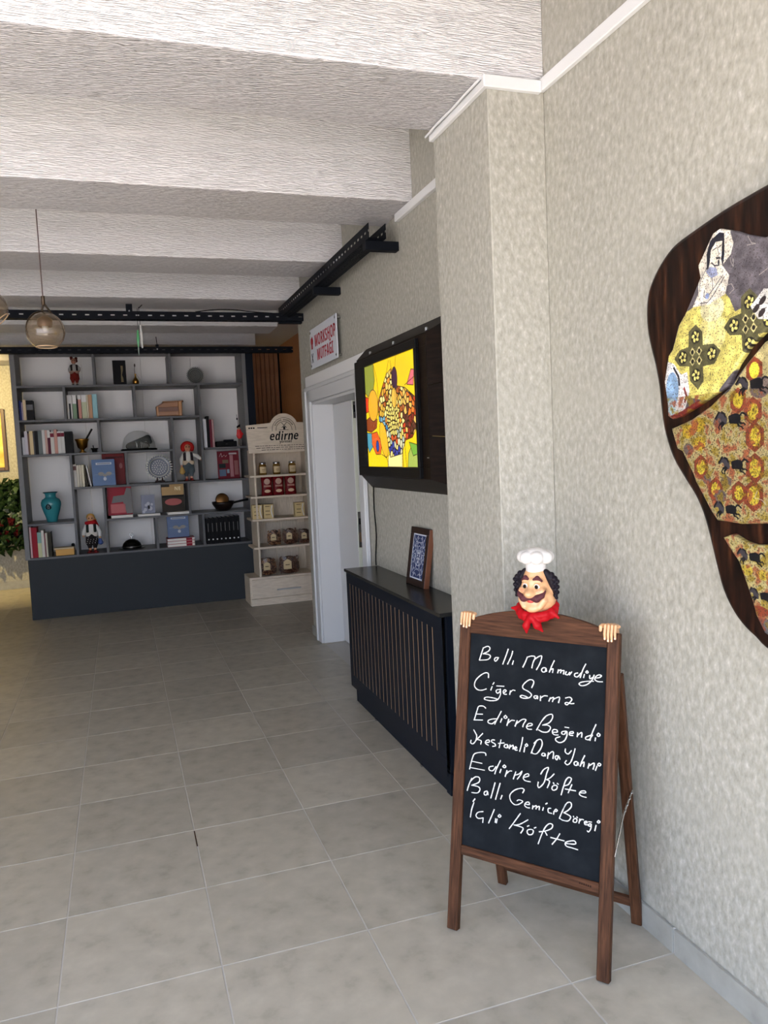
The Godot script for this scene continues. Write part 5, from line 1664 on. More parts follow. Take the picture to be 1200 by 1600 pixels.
# a book standing with its front cover towards the room, leaning back a little
func book_facing(label: String, x0: float, x1: float, y: float, h: float, thick: float, col: Color, z: float, lean := 0.1, group := "") -> Node3D:
	var o := thing("book", label, "book", Vector3((x0 + x1) / 2, y, z), 0.0, group)
	o.rotation.x = -lean
	var w := x1 - x0
	var st := begin()
	add_box(st, Vector3(w, h, 0.003), 0.001, Vector3(0, h / 2, -0.0015))
	add_box(st, Vector3(w, h, 0.003), 0.001, Vector3(0, h / 2, -thick + 0.0015))
	add_box(st, Vector3(0.003, h, thick - 0.006), 0.0, Vector3(-w / 2 + 0.0015, h / 2, -thick / 2))
	part(o, "cover", done(st), flat(col, 0.4))
	part(o, "pages", box(Vector3(w - 0.008, h - 0.008, thick - 0.006), 0.0), M.paper, Vector3(0, h / 2, -thick / 2))
	return o

func cover_print(o: Node3D, called: String, pts: Array, col: Color, layer := 1):
	var q := []
	for p in pts:
		q.append(Vector2(p[0], p[1]))
	part(o, called, extrude(q, 0.0006), flat(col, 0.45), Vector3(0, 0, 0.0004 * (layer - 1)))

func oval(cx: float, cy: float, rx: float, ry: float) -> Array:
	var out := []
	for k in 18:
		out.append([cx + cos(TAU * k / 18) * rx, cy + sin(TAU * k / 18) * ry])
	return out

func rect(x0: float, y0: float, x1: float, y1: float) -> Array:
	return [[x0, y0], [x1, y0], [x1, y1], [x0, y1]]

func book_flat(label: String, x0: float, x1: float, y: float, t: float, col: Color, z: float, d := 0.16, group := "", turn := 0.0) -> Node3D:
	# lying flat, the fore-edge of the pages towards the room
	var o := thing("book", label, "book", Vector3((x0 + x1) / 2, y, z), turn, group)
	var w := x1 - x0
	var st := begin()
	add_box(st, Vector3(w, 0.0025, d), 0.0008, Vector3(0, 0.00125, -d / 2))
	add_box(st, Vector3(w, 0.0025, d), 0.0008, Vector3(0, t - 0.00125, -d / 2))
	add_box(st, Vector3(w, t - 0.005, 0.003), 0.0, Vector3(0, t / 2, -d + 0.0015))
	part(o, "cover", done(st), flat(col, 0.45))
	part(o, "pages", box(Vector3(w - 0.006, t - 0.005, d - 0.005), 0.0), M.paper, Vector3(0, t / 2, -d / 2 + 0.001))
	return o

func figure(called: String, label: String, at: Vector3, turn: float, H: float, q: Dictionary) -> Node3D:
	# a souvenir doll H tall, built at a height of 1 and scaled
	var o := thing(called, label, "figurine", at, turn, "")
	var s := H
	var V := func(x: float, y: float, z: float) -> Vector3: return Vector3(x, y, z) * s
	var arm_l: Array = q.arm_l
	var arm_r: Array = q.arm_r
	var skin := flat(q.skin, 0.35)
	var body := [["e", V.call(0, 0.84, 0), V.call(0.085, 0.10, 0.085)], ["e", V.call(0, 0.825, 0.085), V.call(0.018, 0.02, 0.02)],
		["c", V.call(0, 0.7, 0), V.call(0, 0.78, 0), 0.04 * s, 0.045 * s], ["c", V.call(0, 0.45, 0), V.call(0, 0.66, 0), 0.09 * s, 0.085 * s]]
	for e in [-1.0, 1.0]:
		body.append(["c", V.call(0.05 * e, 0.42, 0), V.call(0.06 * e, 0.06, 0.01), 0.05 * s, 0.032 * s])
		var a: Array = arm_r if e > 0 else arm_l
		body.append(["c", V.call(0.1 * e, 0.66, 0), V.call(a[0], a[1], a[2]), 0.035 * s, 0.03 * s])
		body.append(["c", V.call(a[0], a[1], a[2]), V.call(a[3], a[4], a[5]), 0.03 * s, 0.026 * s])
	var b := part(o, "body", blob(body, s * 0.016, s * 0.03), skin)
	# shirt with sleeves, waistcoat, baggy trousers, shoes, hair
	var shirt := [["c", V.call(0, 0.47, 0), V.call(0, 0.66, 0), 0.11 * s, 0.1 * s]]
	for e in [-1.0, 1.0]:
		var a: Array = arm_r if e > 0 else arm_l
		shirt.append(["c", V.call(0.1 * e, 0.67, 0), V.call(a[0], a[1], a[2]), 0.048 * s, 0.046 * s])
		shirt.append(["c", V.call(a[0], a[1], a[2]), V.call(lerpf(a[0], a[3], 0.6), lerpf(a[1], a[4], 0.6), lerpf(a[2], a[5], 0.6)), 0.046 * s, 0.044 * s])
	part(o, "shirt", blob(shirt, s * 0.016, s * 0.02), flat(q.shirt, 0.8))
	var vest := []
	for e in [-1.0, 1.0]:
		vest.append(["c", V.call(0.075 * e, 0.48, 0.055), V.call(0.075 * e, 0.68, 0.045), 0.045 * s, 0.045 * s])
		vest.append(["c", V.call(0.07 * e, 0.48, -0.06), V.call(0.07 * e, 0.68, -0.05), 0.055 * s, 0.05 * s])
	part(o, "waistcoat", blob(vest, s * 0.016, s * 0.01), flat(q.vest, 0.75))
	var legs := [["c", V.call(0, 0.44, 0), V.call(0, 0.40, 0), 0.115 * s, 0.115 * s]]
	for e in [-1.0, 1.0]:
		legs.append(["c", V.call(0.055 * e, 0.40, 0), V.call(0.07 * e, 0.26, 0), 0.085 * s, 0.08 * s])
		legs.append(["c", V.call(0.07 * e, 0.26, 0), V.call(0.06 * e, 0.13, 0), 0.07 * s, 0.045 * s])
	part(o, "trousers", blob(legs, s * 0.016, s * 0.025), flat(q.trousers, 0.85))
	part(o, "sash", blob([["c", V.call(-0.06, 0.465, 0.02), V.call(0.06, 0.465, 0.02), 0.092 * s, 0.092 * s]], s * 0.016, 0.0), flat(q.sash, 0.8))
	for e in [-1.0, 1.0]:
		part(o, "shoe", blob([["c", V.call(0.06 * e, 0.045, -0.02), V.call(0.07 * e, 0.035, 0.09), 0.042 * s, 0.03 * s]], s * 0.014, 0.0), flat(q.shoes, 0.4))
		part(b, "eye", ellipsoid(Vector3(0.014, 0.016, 0.008) * s, 10), M.black, Vector3(0.033 * e, 0.855, 0.078) * s)
	part(b, "mouth", ellipsoid(Vector3(0.022, 0.007, 0.006) * s, 10), flat(rgb(160, 60, 50), 0.4), Vector3(0, 0.79, 0.076) * s)
	var hair := []
	match q.hair_style:
		"bob":
			for k in 11:
				var a := deg_to_rad(-25.0 + 230.0 * k / 10.0)
				hair.append(["e", V.call(cos(a) * 0.115, 0.84 + sin(a) * 0.11, -0.015), V.call(0.055, 0.055, 0.07)])
			hair.append(["e", V.call(0, 0.87, -0.06), V.call(0.12, 0.12, 0.07)])
		"scarf":
			hair.append(["e", V.call(0, 0.875, -0.03), V.call(0.098, 0.095, 0.085)])
			hair.append(["c", V.call(0.06, 0.86, -0.06), V.call(0.12, 0.80, -0.06), 0.035 * s, 0.02 * s])
		_:
			for k in 7:
				hair.append(["e", V.call(rng.randf_range(-0.09, 0.09), rng.randf_range(0.84, 0.96), rng.randf_range(-0.06, 0.02)), V.call(0.05, 0.05, 0.05)])
	part(o, "hair", blob(hair, s * 0.016, s * 0.02), flat(q.hair, 0.7))
	part(o, "stand", lathe([Vector2(0, 0), Vector2(0.14 * s, 0), Vector2(0.14 * s, 0), Vector2(0.14 * s, 0.018 * s), Vector2(0.135 * s, 0.022 * s), Vector2(0.135 * s, 0.022 * s), Vector2(0, 0.022 * s)], 24), flat(q.base, 0.4))
	return o

func build_shelf_things():
	var zf := FZ - 0.05
	var zb := FZ - 0.30
	# ---- second row from the top, far left: four books
	var y: float = SHELF[4]
	book("thin dark blue book at the far left end of the second shelf from the top", -0.853, y, zf, 0.018, 0.19, 0.15, rgb(44, 52, 104))
	book("thin pale lilac book between the dark blue and cream books at the left", -0.836, y, zf, 0.012, 0.175, 0.14, rgb(150, 138, 160))
	book("cream spined book third from the left end of the second shelf", -0.815, y, zf, 0.026, 0.197, 0.15, rgb(214, 190, 150))
	var k1 := book("thick black book with grey band closing the short row at far left", -0.77, y, zf, 0.06, 0.19, 0.15, rgb(32, 30, 30))
	spine_band(k1, 0.06, 0.10, 0.15, rgb(92, 92, 94))
	# ---- second row: pastel books right of the first divider
	var rows := [
		["white topped book with a black and white lower spine, first of the pastel row", -0.412, 0.047, 0.236, rgb(206, 204, 200), 0.0, 0.0],
		["white and green spined book in the pastel row", -0.367, 0.036, 0.236, rgb(122, 150, 116), 0.15, 0.236],
		["narrow black book in the gap of the pastel row", -0.342, 0.010, 0.2, rgb(30, 30, 32), 0.0, 0.0],
		["white and pink spined book in the middle of the pastel row", -0.320, 0.028, 0.236, rgb(196, 132, 118), 0.19, 0.236],
		["white and sage spined book in the middle of the pastel row", -0.280, 0.046, 0.236, rgb(190, 194, 158), 0.165, 0.236],
		["thin cream spined book in the pastel row", -0.248, 0.014, 0.236, rgb(214, 204, 176), 0.0, 0.0],
		["tan and cream spined book in the pastel row", -0.222, 0.034, 0.236, rgb(186, 142, 104), 0.0, 0.0],
		["pale turquoise book at the right end of the pastel row", -0.180, 0.046, 0.24, rgb(142, 190, 196), 0.0, 0.0]]
	for r in rows:
		var o := book(r[0], r[1], y, zf - 0.02, r[2] - 0.001, r[3], 0.16, r[4], "pastel books on the second shelf")
		if r[6] > 0.0:
			spine_band(o, r[2], r[5], r[6], rgb(222, 220, 216))
		elif r[1] < -0.4:
			var st := part(o, "spine_band", box(Vector3(0.016, 0.15, 0.001), 0.0), flat(rgb(44, 44, 48), 0.6), Vector3(0.002, 0.078, 0.0004))
			st.name = "spine_band"
	# ---- third row, left: fourteen books
	y = SHELF[3]
	var third := [
		["short white book at the left end of the long row of novels", 0.024, 0.17, rgb(196, 196, 198), 0],
		["tall pale lilac book second in the long row of novels", 0.028, 0.228, rgb(194, 188, 196), 0],
		["narrow brown book third in the long row of novels", 0.016, 0.205, rgb(112, 76, 54), 0],
		["cream and ochre book fourth in the long row of novels", 0.032, 0.228, rgb(212, 188, 138), 0],
		["thin dark grey book between the ochre and black novels", 0.012, 0.21, rgb(70, 70, 68), 0],
		["black spined novel near the middle left of the long row", 0.032, 0.228, rgb(34, 34, 34), 0],
		["grey green novel beside the black one in the long row", 0.036, 0.228, rgb(92, 102, 98), 0],
		["white novel right of the grey green one in the long row", 0.026, 0.236, rgb(204, 202, 196), 0],
		["pinkish beige thin novel in the middle of the long row", 0.022, 0.232, rgb(196, 158, 144), 0],
		["white over dark maroon novel in the middle of the long row", 0.026, 0.232, rgb(92, 42, 56), 1],
		["white novel with broad maroon band left of the pink spine", 0.034, 0.214, rgb(206, 200, 190), 2],
		["tall salmon pink novel in the right half of the long row", 0.029, 0.236, rgb(192, 138, 122), 0],
		["first of two white novels with maroon bands beside the black album", 0.034, 0.216, rgb(208, 206, 200), 2],
		["second of two white novels with maroon bands beside the black album", 0.030, 0.216, rgb(206, 204, 198), 2],
		["wide black album closing the long row of novels", 0.074, 0.212, rgb(28, 28, 28), 0]]
	var x := -0.862
	for r in third:
		var o := book(r[0], x + r[1] / 2, y, zf, r[1] - 0.001, r[2], 0.15, r[3], "novels in the long row on the third shelf")
		if r[4] == 1:
			spine_band(o, r[1], r[2] * 0.68, r[2], rgb(212, 208, 202))
		elif r[4] == 2:
			spine_band(o, r[1], r[2] * 0.76, r[2] * 0.93, rgb(122, 46, 60))
		x += r[1]
	# ---- fourth row: leaning pale books
	y = SHELF[2]
	var pale := [[-0.410, 0.030, 0.225, rgb(206, 200, 190), "pale book with a brown label at the left end of the fourth row"], [-0.382, 0.024, 0.214, rgb(204, 196, 176), "first plain cream book of the fourth row"], [-0.360, 0.018, 0.216, rgb(198, 190, 168), "second plain cream book of the fourth row"], [-0.337, 0.026, 0.216, rgb(206, 198, 170), "third and widest plain cream book of the fourth row"]]
	for r in pale:
		var o := book(r[4], r[0], y, zf, r[1] - 0.001, r[2], 0.15, r[3], "cream books on the fourth shelf")
		if r[0] < -0.4:
			spine_band(o, r[1], r[2] * 0.74, r[2] * 0.92, rgb(104, 66, 60))
	book("thin dark olive book leaning in the fourth row", -0.306, y + 0.001, zf, 0.012, 0.212, 0.15, rgb(66, 62, 50), "", Vector3(0, 0, 0.06))
	book("thin white book leaning against the blue cover in the fourth row", -0.268, y + 0.001, zf, 0.012, 0.205, 0.15, rgb(208, 206, 200), "", Vector3(0, 0, 0.16))
	var bl := book_facing("blue picture book with white title bar standing face out on the fourth shelf", -0.252, -0.036, y, 0.262, 0.03, rgb(54, 94, 142), FZ - 0.06, 0.09)
	blue_cover(bl, 0.216, 0.262)
	var mr := book_facing("maroon book half hidden behind the blue picture book", -0.155, 0.06, y, 0.315, 0.02, rgb(116, 34, 34), FZ - 0.22, 0.05)
	cover_print(mr, "cover_print", rect(-0.075, 0.27, 0.09, 0.285), rgb(70, 26, 26))
	cover_print(mr, "cover_print", oval(0.07, 0.19, 0.016, 0.028), rgb(150, 70, 60))
	# ---- upright books beside the tall cell on the right
	y = SHELF[3]
	book("white book at the left of the four tall books on the right", 0.866, y, zf, 0.034, 0.292, 0.16, rgb(206, 206, 208))
	book("tall black book of the four tall books on the right", 0.900, y, zf - 0.01, 0.028, 0.322, 0.16, rgb(22, 22, 24))
	book("maroon book of the four tall books on the right", 0.927, y, zf - 0.01, 0.024, 0.288, 0.16, rgb(112, 44, 56))
	book("dull pink book at the right of the four tall books", 0.950, y, zf - 0.01, 0.020, 0.288, 0.16, rgb(168, 130, 128))
	var mag := book_facing("maroon magazine with many small pictures face out on the right", 0.98, 1.205, SHELF[2], 0.292, 0.012, rgb(104, 30, 40), FZ - 0.1, 0.07)
	for r in [[-0.098, 0.03, -0.03, 0.10, rgb(60, 84, 110)], [-0.098, 0.115, -0.03, 0.16, rgb(30, 40, 40)], [-0.06, 0.165, 0.0, 0.2, rgb(92, 70, 40)], [0.015, 0.02, 0.05, 0.25, rgb(150, 92, 96)], [0.06, 0.04, 0.1, 0.19, rgb(128, 70, 66)], [0.01, 0.255, 0.09, 0.272, rgb(160, 150, 150)], [-0.02, 0.06, 0.005, 0.1, rgb(120, 136, 150)]]:
		cover_print(mag, "cover_picture", rect(r[0], r[1], r[2], r[3]), r[4])
	var ttl := part(mag, "cover_script", tube(smooth_path([Vector3(-0.09, 0.235, 0.002), Vector3(-0.07, 0.27, 0.002), Vector3(-0.065, 0.232, 0.002), Vector3(-0.04, 0.25, 0.002), Vector3(-0.025, 0.235, 0.002), Vector3(-0.01, 0.25, 0.002)]), 0.0025, 5), flat(rgb(200, 160, 160), 0.5))
	ttl.name = "cover_script"
	# ---- fifth row: three books face out, each on a white book lying flat
	y = SHELF[1]
	book_flat("white book lying flat under the red and grey book", -0.105, 0.105, y, 0.026, rgb(222, 220, 214), FZ - 0.03, 0.17, "white books lying flat on the fifth shelf")
	var rd := book_facing("tall red book with grey dancing figures face out on the fifth shelf", -0.128, 0.105, y + 0.027, 0.295, 0.03, rgb(150, 38, 50), FZ - 0.09, 0.08)
	cover_print(rd, "cover_print", [[0.116, 0.01], [0.116, 0.26], [0.07, 0.27], [0.045, 0.2], [-0.06, 0.19], [-0.08, 0.12], [0.03, 0.13], [0.06, 0.01]], rgb(88, 84, 80))
	cover_print(rd, "cover_print", rect(-0.09, 0.02, 0.05, 0.11), rgb(176, 62, 62))
	book_flat("white book lying flat under the small grey book", 0.15, 0.37, y, 0.022, rgb(220, 220, 216), FZ - 0.03, 0.17, "white books lying flat on the fifth shelf")
	var gr := book_facing("small grey blue book with a flower photograph face out on the fifth shelf", 0.192, 0.325, y + 0.023, 0.19, 0.02, rgb(104, 108, 128), FZ - 0.09, 0.08)
	for p in [[0.0, 0.1, 0.016], [0.02, 0.05, 0.02], [-0.03, 0.04, 0.016], [0.035, 0.09, 0.012], [-0.02, 0.085, 0.014], [-0.045, 0.02, 0.012]]:
		cover_print(gr, "cover_print", oval(p[0], p[1], p[2], p[2] * 1.1), rgb(168, 170, 182))
	cover_print(gr, "cover_print", oval(0.005, 0.062, 0.012, 0.02), rgb(30, 32, 36), 2)
	book_flat("white book lying flat under the sunset book", 0.44, 0.665, y + 0.0, 0.024, rgb(224, 220, 206), FZ - 0.02, 0.17, "white books lying flat on the fifth shelf")
	var sn := book_facing("dark book with a golden sunset and red ellipse face out on the fifth shelf", 0.395, 0.622, y + 0.025, 0.30, 0.03, rgb(48, 40, 30), FZ - 0.09, 0.08)
	cover_print(sn, "cover_print", rect(-0.11, 0.17, 0.11, 0.28), rgb(170, 132, 66))
	cover_print(sn, "cover_print", rect(-0.11, 0.255, -0.03, 0.295), rgb(60, 54, 44), 2)
	cover_print(sn, "cover_print", oval(0.0, 0.1, 0.085, 0.036), rgb(158, 52, 40))
	cover_print(sn, "cover_print", rect(-0.11, 0.15, 0.11, 0.17), rgb(24, 20, 18), 2)
	part(sn, "title_lettering", lettering("NE", 0.036, 0.001), flat(rgb(236, 220, 170), 0.5), Vector3(0.05, 0.235, 0.0018))
	# ---- bottom row, left: red and mixed books, a yellow box
	y = SHELF[0]
	var low := [[0.018, 0.30, rgb(206, 168, 168), "thin pale pink book at the left end of the bottom row"], [0.050, 0.296, rgb(150, 36, 48), "thick red book at the left of the bottom row"], [0.036, 0.245, rgb(118, 158, 148), "teal and cream book beside the thick red book"], [0.026, 0.262, rgb(208, 202, 190), "white and cream book fourth in the bottom row"], [0.010, 0.23, rgb(122, 50, 62), "thin maroon book in the bottom row"], [0.018, 0.235, rgb(186, 180, 160), "pale sage thin book in the bottom row"], [0.034, 0.24, rgb(58, 54, 44), "dark olive book closing the short bottom row"]]
	x = -0.862
	for r in low:
		var o := book(r[3], x + r[0] / 2, y, FZ - 0.03, r[0] - 0.001, r[1], 0.17, r[2], "mixed books at the left of the bottom row")
		if r[2] == rgb(118, 158, 148):
			spine_band(o, r[0], 0.0, 0.14, rgb(196, 196, 150))
		x += r[0]
	var bx := thing("small_box", "small yellow wooden box lying on the bottom shelf at the left", "box", Vector3(-0.555, y, FZ - 0.05))
	span(bx, "box_body", Vector3(-0.085, 0.0, -0.10), Vector3(0.085, 0.062, 0), flat(rgb(206, 156, 74), 0.6), 0.003)
	span(bx, "box_lid", Vector3(-0.10, 0.062, -0.105), Vector3(0.085, 0.078, 0.004), flat(rgb(196, 176, 138), 0.6), 0.002)
	part(bx, "knob", ellipsoid(Vector3(0.018, 0.018, 0.018), 12), M.black, Vector3(0.075, 0.092, -0.06))
	# ---- bottom row, right: blue book on three red ones, black encyclopaedia
	for i in 3:
		var rb := book_flat(["lowest of three red books stacked on the bottom shelf", "middle of three red books stacked on the bottom shelf", "topmost of three red books stacked under the blue one"][i], 0.418, 0.692, y + 0.029 * i, 0.029, rgb(158, 40, 50), FZ - 0.01, 0.2, "red books stacked on the bottom shelf")
		part(rb, "spine_band", box(Vector3(0.06, 0.022, 0.001), 0.0), flat(rgb(140, 30, 44), 0.5), Vector3(0.08, 0.0145, -0.001))
	var b2 := book_facing("blue picture book with white title bar standing on the red stack", 0.432, 0.648, y + 0.088, 0.235, 0.03, rgb(46, 80, 126), FZ - 0.10, 0.08)
	blue_cover(b2, 0.216, 0.235)
	for i in 8:
		var o := book(["first", "second", "third", "fourth", "fifth", "sixth", "seventh", "eighth"][i] + " from the left of the eight black volumes on the bottom shelf", 0.835 + 0.0435 * i, y, FZ - 0.03, 0.0425, 0.262 + 0.012 * (i / 7.0), 0.18, rgb(18, 18, 20), "eight black volumes")
		part(o, "spine_emblem", ellipsoid(Vector3(0.008, 0.008, 0.0015), 12), flat(rgb(206, 206, 204), 0.4), Vector3(0.0, 0.045, 0.0005))
		part(o, "spine_lettering", box(Vector3(0.006, 0.09, 0.001), 0.0), flat(rgb(98, 96, 92), 0.5), Vector3(0.0, 0.17, 0.0003))
	# ---- top row: black album, brass vase, grey plate
	var al := book_facing("tall black album with a gold ornament face out on the top shelf", 0.01, 0.135, SHELF[5], 0.245, 0.03, rgb(12, 12, 14), FZ - 0.08, 0.04)
	cover_print(al, "gold_ornament", [[0.012, 0.03], [0.035, 0.03], [0.032, 0.07], [0.022, 0.10], [0.034, 0.15], [0.034, 0.19], [0.014, 0.19], [0.016, 0.13], [0.012, 0.08]], rgb(96, 80, 34))
	var vs := thing("bud_vase", "small brass bud vase with a thin dried stem on the top shelf", "vase", Vector3(0.222, SHELF[5], FZ - 0.1))
	part(vs, "vase_body", lathe([Vector2(0, 0), Vector2(0.018, 0), Vector2(0.030, 0.015), Vector2(0.033, 0.035), Vector2(0.022, 0.055), Vector2(0.009, 0.075), Vector2(0.007, 0.10), Vector2(0.009, 0.11)], 20), M.brass)
	part(vs, "dried_stem", tube(smooth_path([Vector3(0, 0.09, 0), Vector3(-0.006, 0.15, 0.0), Vector3(0.0, 0.2, 0.004)]), 0.003, 6), flat(rgb(70, 62, 46), 0.8))
	part(vs, "seed_head", ellipsoid(Vector3(0.008, 0.018, 0.008), 10), flat(rgb(70, 64, 52), 0.8), Vector3(-0.001, 0.195, 0.003))
	part(vs, "loose_chain", tube(smooth_path([Vector3(0.008, 0.108, 0), Vector3(0.04, 0.06, 0.01), Vector3(0.075, 0.004, 0.015)]), 0.0018, 5), M.silver)
	var pl := thing("decorative_plate", "grey stone-toned decorative plate with dotted pattern on the top shelf", "plate", Vector3(0.815, SHELF[5] + 0.092, FZ - 0.16))
	pl.rotation.x = -0.12
	plate_shape(pl, 0.088, flat(rgb(118, 120, 114), 0.5), flat(rgb(72, 74, 70), 0.6))
	# ---- second row: carved wooden box
	var cb := thing("wooden_chest", "golden brown carved wooden chest shaped like a wagon on the second shelf", "chest", Vector3(0.53, SHELF[4], FZ - 0.16))
	var honey := flat(rgb(152, 96, 44), 0.35)
	var honey2 := flat(rgb(110, 62, 28), 0.4)
	part(cb, "chest_body", extrude([Vector2(-0.125, 0.005), Vector2(0.125, 0.005), Vector2(0.13, 0.15), Vector2(-0.06, 0.145), Vector2(-0.13, 0.105)], 0.12, 0.004), honey2, Vector3(0, 0, -0.06))
	part(cb, "front_plank", extrude([Vector2(-0.12, 0.01), Vector2(0.09, 0.01), Vector2(0.09, 0.052), Vector2(-0.13, 0.05)], 0.012, 0.003), honey, Vector3(0, 0, 0.062))
	part(cb, "front_plank", extrude([Vector2(-0.115, 0.10), Vector2(-0.05, 0.14), Vector2(0.09, 0.148), Vector2(0.09, 0.098), Vector2(-0.04, 0.094)], 0.012, 0.003), honey, Vector3(0, 0, 0.062))
	part(cb, "corner_post", box(Vector3(0.034, 0.148, 0.02), 0.004), flat(rgb(176, 120, 60), 0.35), Vector3(0.108, 0.078, 0.068))
	part(cb, "corner_post", box(Vector3(0.022, 0.1, 0.02), 0.004), flat(rgb(176, 120, 60), 0.35), Vector3(-0.118, 0.055, 0.066))
	part(cb, "top_knob", ellipsoid(Vector3(0.012, 0.012, 0.012), 10), honey2, Vector3(0.135, 0.155, 0.03))
	part(cb, "roof_board", box(Vector3(0.2, 0.012, 0.14), 0.003), honey, Vector3(0.035, 0.152, 0.0), Vector3(0, 0, 0.03))
	# ---- third row: mortar, inkpot, shako-like cap in a glass dome
	var mo := thing("mortar", "polished brass mortar with a slanting pestle on the third shelf", "mortar", Vector3(-0.325, SHELF[3], FZ - 0.1))
	part(mo, "mortar_bowl", lathe([Vector2(0, 0), Vector2(0.036, 0), Vector2(0.036, 0.008), Vector2(0.016, 0.018), Vector2(0.016, 0.03), Vector2(0.045, 0.055), Vector2(0.055, 0.11), Vector2(0.066, 0.13), Vector2(0.066, 0.136), Vector2(0.058, 0.134), Vector2(0.045, 0.06), Vector2(0, 0.05)], 28), M.brass)
	part(mo, "pestle", tube([Vector3(0.0, 0.07, 0.0), Vector3(0.05, 0.15, -0.01), Vector3(0.10, 0.232, -0.02)], 0.009, 8), flat(rgb(40, 36, 30), 0.4, 0.7))
	var ink := thing("small_mortar", "tiny dark cup with a stick beside the brass mortar", "cup", Vector3(-0.215, SHELF[3], FZ - 0.12))
	part(ink, "cup", lathe([Vector2(0, 0), Vector2(0.024, 0), Vector2(0.024, 0), Vector2(0.026, 0.028), Vector2(0.034, 0.032), Vector2(0.034, 0.042), Vector2(0.024, 0.042), Vector2(0.02, 0.01), Vector2(0, 0.008)], 18), M.dark_metal)
	part(ink, "stick", tube([Vector3(0, 0.012, 0), Vector3(-0.012, 0.07, 0)], 0.005, 6), M.dark_metal)
	var dm := thing("glass_dome", "low glass dome over a folded dark hat with a silver band on the third shelf", "dome", Vector3(0.212, SHELF[3], FZ - 0.2))
	part(dm, "dome_base", lathe([Vector2(0, 0), Vector2(0.178, 0), Vector2(0.178, 0), Vector2(0.178, 0.014), Vector2(0.17, 0.02), Vector2(0.17, 0.02), Vector2(0, 0.02)], 36, 0.8), M.black)
	part(dm, "dome_glass", lathe([Vector2(0.165, 0.02), Vector2(0.160, 0.08), Vector2(0.140, 0.135), Vector2(0.10, 0.178), Vector2(0.05, 0.198), Vector2(0, 0.204)], 36, 0.8), M.glass)
	part(dm, "hat_body", blob([["c", Vector3(-0.10, 0.045, 0.02), Vector3(0.0, 0.055, 0.03), 0.03, 0.038], ["c", Vector3(0.0, 0.055, 0.03), Vector3(0.07, 0.05, 0.03), 0.04, 0.034]], 0.006, 0.01), flat(rgb(46, 38, 32), 0.8))
	part(dm, "hat_crown", blob([["c", Vector3(-0.1, 0.07, 0.02), Vector3(0.09, 0.125, 0.0), 0.012, 0.03], ["c", Vector3(0.09, 0.125, 0.0), Vector3(0.11, 0.085, 0.0), 0.03, 0.022]], 0.006, 0.01), M.black)
	part(dm, "silver_band", tube(smooth_path([Vector3(-0.03, 0.088, 0.055), Vector3(-0.022, 0.06, 0.072), Vector3(-0.02, 0.028, 0.07)]), 0.008, 8), M.silver)
	for k in 5:
		part(dm, "woven_band", tube([Vector3(0.02 + 0.016 * k, 0.085 - 0.006 * k, 0.062), Vector3(0.024 + 0.016 * k, 0.025, 0.072)], 0.004, 6), flat(rgb(150, 146, 138), 0.5))
	# ---- right: black case and red figure
	var cs := thing("black_case", "flat black case lying on the shelf beside the tall books at the right", "case", Vector3(1.08, SHELF[3], FZ - 0.12))
	part(cs, "case_body", box(Vector3(0.21, 0.058, 0.14), 0.006), M.black, Vector3(0, 0.029, 0))
	part(cs, "case_top", box(Vector3(0.1, 0.016, 0.08), 0.005), M.navy_dark, Vector3(0.03, 0.066, 0))
	part(cs, "clasp", box(Vector3(0.02, 0.012, 0.004), 0.001), M.dark_metal, Vector3(0, 0.03, 0.071))
	var pp := thing("hanging_puppet", "small red puppet with a dark cap hanging at the right edge of the shelves", "puppet", Vector3(1.235, SHELF[3] + 0.005, FZ - 0.06))
	part(pp, "string", tube([Vector3(-0.035, 0.325, 0), Vector3(-0.025, 0.2, 0)], 0.002, 5), M.black)
	part(pp, "string_knot", ellipsoid(Vector3(0.008, 0.014, 0.008), 8), M.black, Vector3(-0.033, 0.28, 0))
	part(pp, "red_body", blob([["c", Vector3(-0.02, 0.16, 0), Vector3(-0.016, 0.10, 0), 0.022, 0.03], ["c", Vector3(-0.018, 0.15, 0), Vector3(0.015, 0.12, 0.01), 0.012, 0.01], ["c", Vector3(-0.02, 0.15, 0), Vector3(-0.044, 0.11, 0.01), 0.011, 0.009]], 0.005, 0.008), flat(rgb(206, 30, 34), 0.4))
	part(pp, "cap", blob([["c", Vector3(-0.022, 0.195, 0), Vector3(-0.01, 0.215, 0), 0.02, 0.008]], 0.005, 0.0), M.black)
	part(pp, "face", ellipsoid(Vector3(0.015, 0.017, 0.013), 10), flat(rgb(196, 150, 120), 0.5), Vector3(-0.02, 0.178, 0.012))
	for e in [-1.0, 1.0]:
		part(pp, "leg", blob([["c", Vector3(-0.016 + 0.01 * e, 0.08, 0), Vector3(-0.018 + 0.012 * e, 0.012, 0.004), 0.008, 0.007], ["c", Vector3(-0.018 + 0.012 * e, 0.008, 0.004), Vector3(-0.018 + 0.012 * e, 0.007, 0.02), 0.007, 0.006]], 0.004, 0.0), flat(rgb(120, 112, 104), 0.6))
	# ---- fourth row: silver plate on a stand
	var sp := thing("silver_plate", "round silver plate with scalloped bright rim on a dark plate stand", "plate", Vector3(0.392, SHELF[2] + 0.155, FZ - 0.16))
	sp.rotation.x = -0.14
	plate_shape(sp, 0.132, flat(rgb(214, 212, 198), 0.35, 0.2), flat(rgb(108, 111, 120), 0.4, 0.3))
	var pst := thing("plate_stand", "small dark wooden plate stand under the silver plate", "stand", Vector3(0.392, SHELF[2], FZ - 0.15))
	for e in [-1.0, 1.0]:
		part(pst, "stand_foot", extrude([Vector2(0.012 * e, 0.002), Vector2(0.05 * e, 0.0), Vector2(0.048 * e, 0.018), Vector2(0.034 * e, 0.024), Vector2(0.03 * e, 0.05), Vector2(0.02 * e, 0.05), Vector2(0.016 * e, 0.02)], 0.03, 0.002), flat(rgb(46, 26, 22), 0.4), Vector3(0, 0, 0.0))
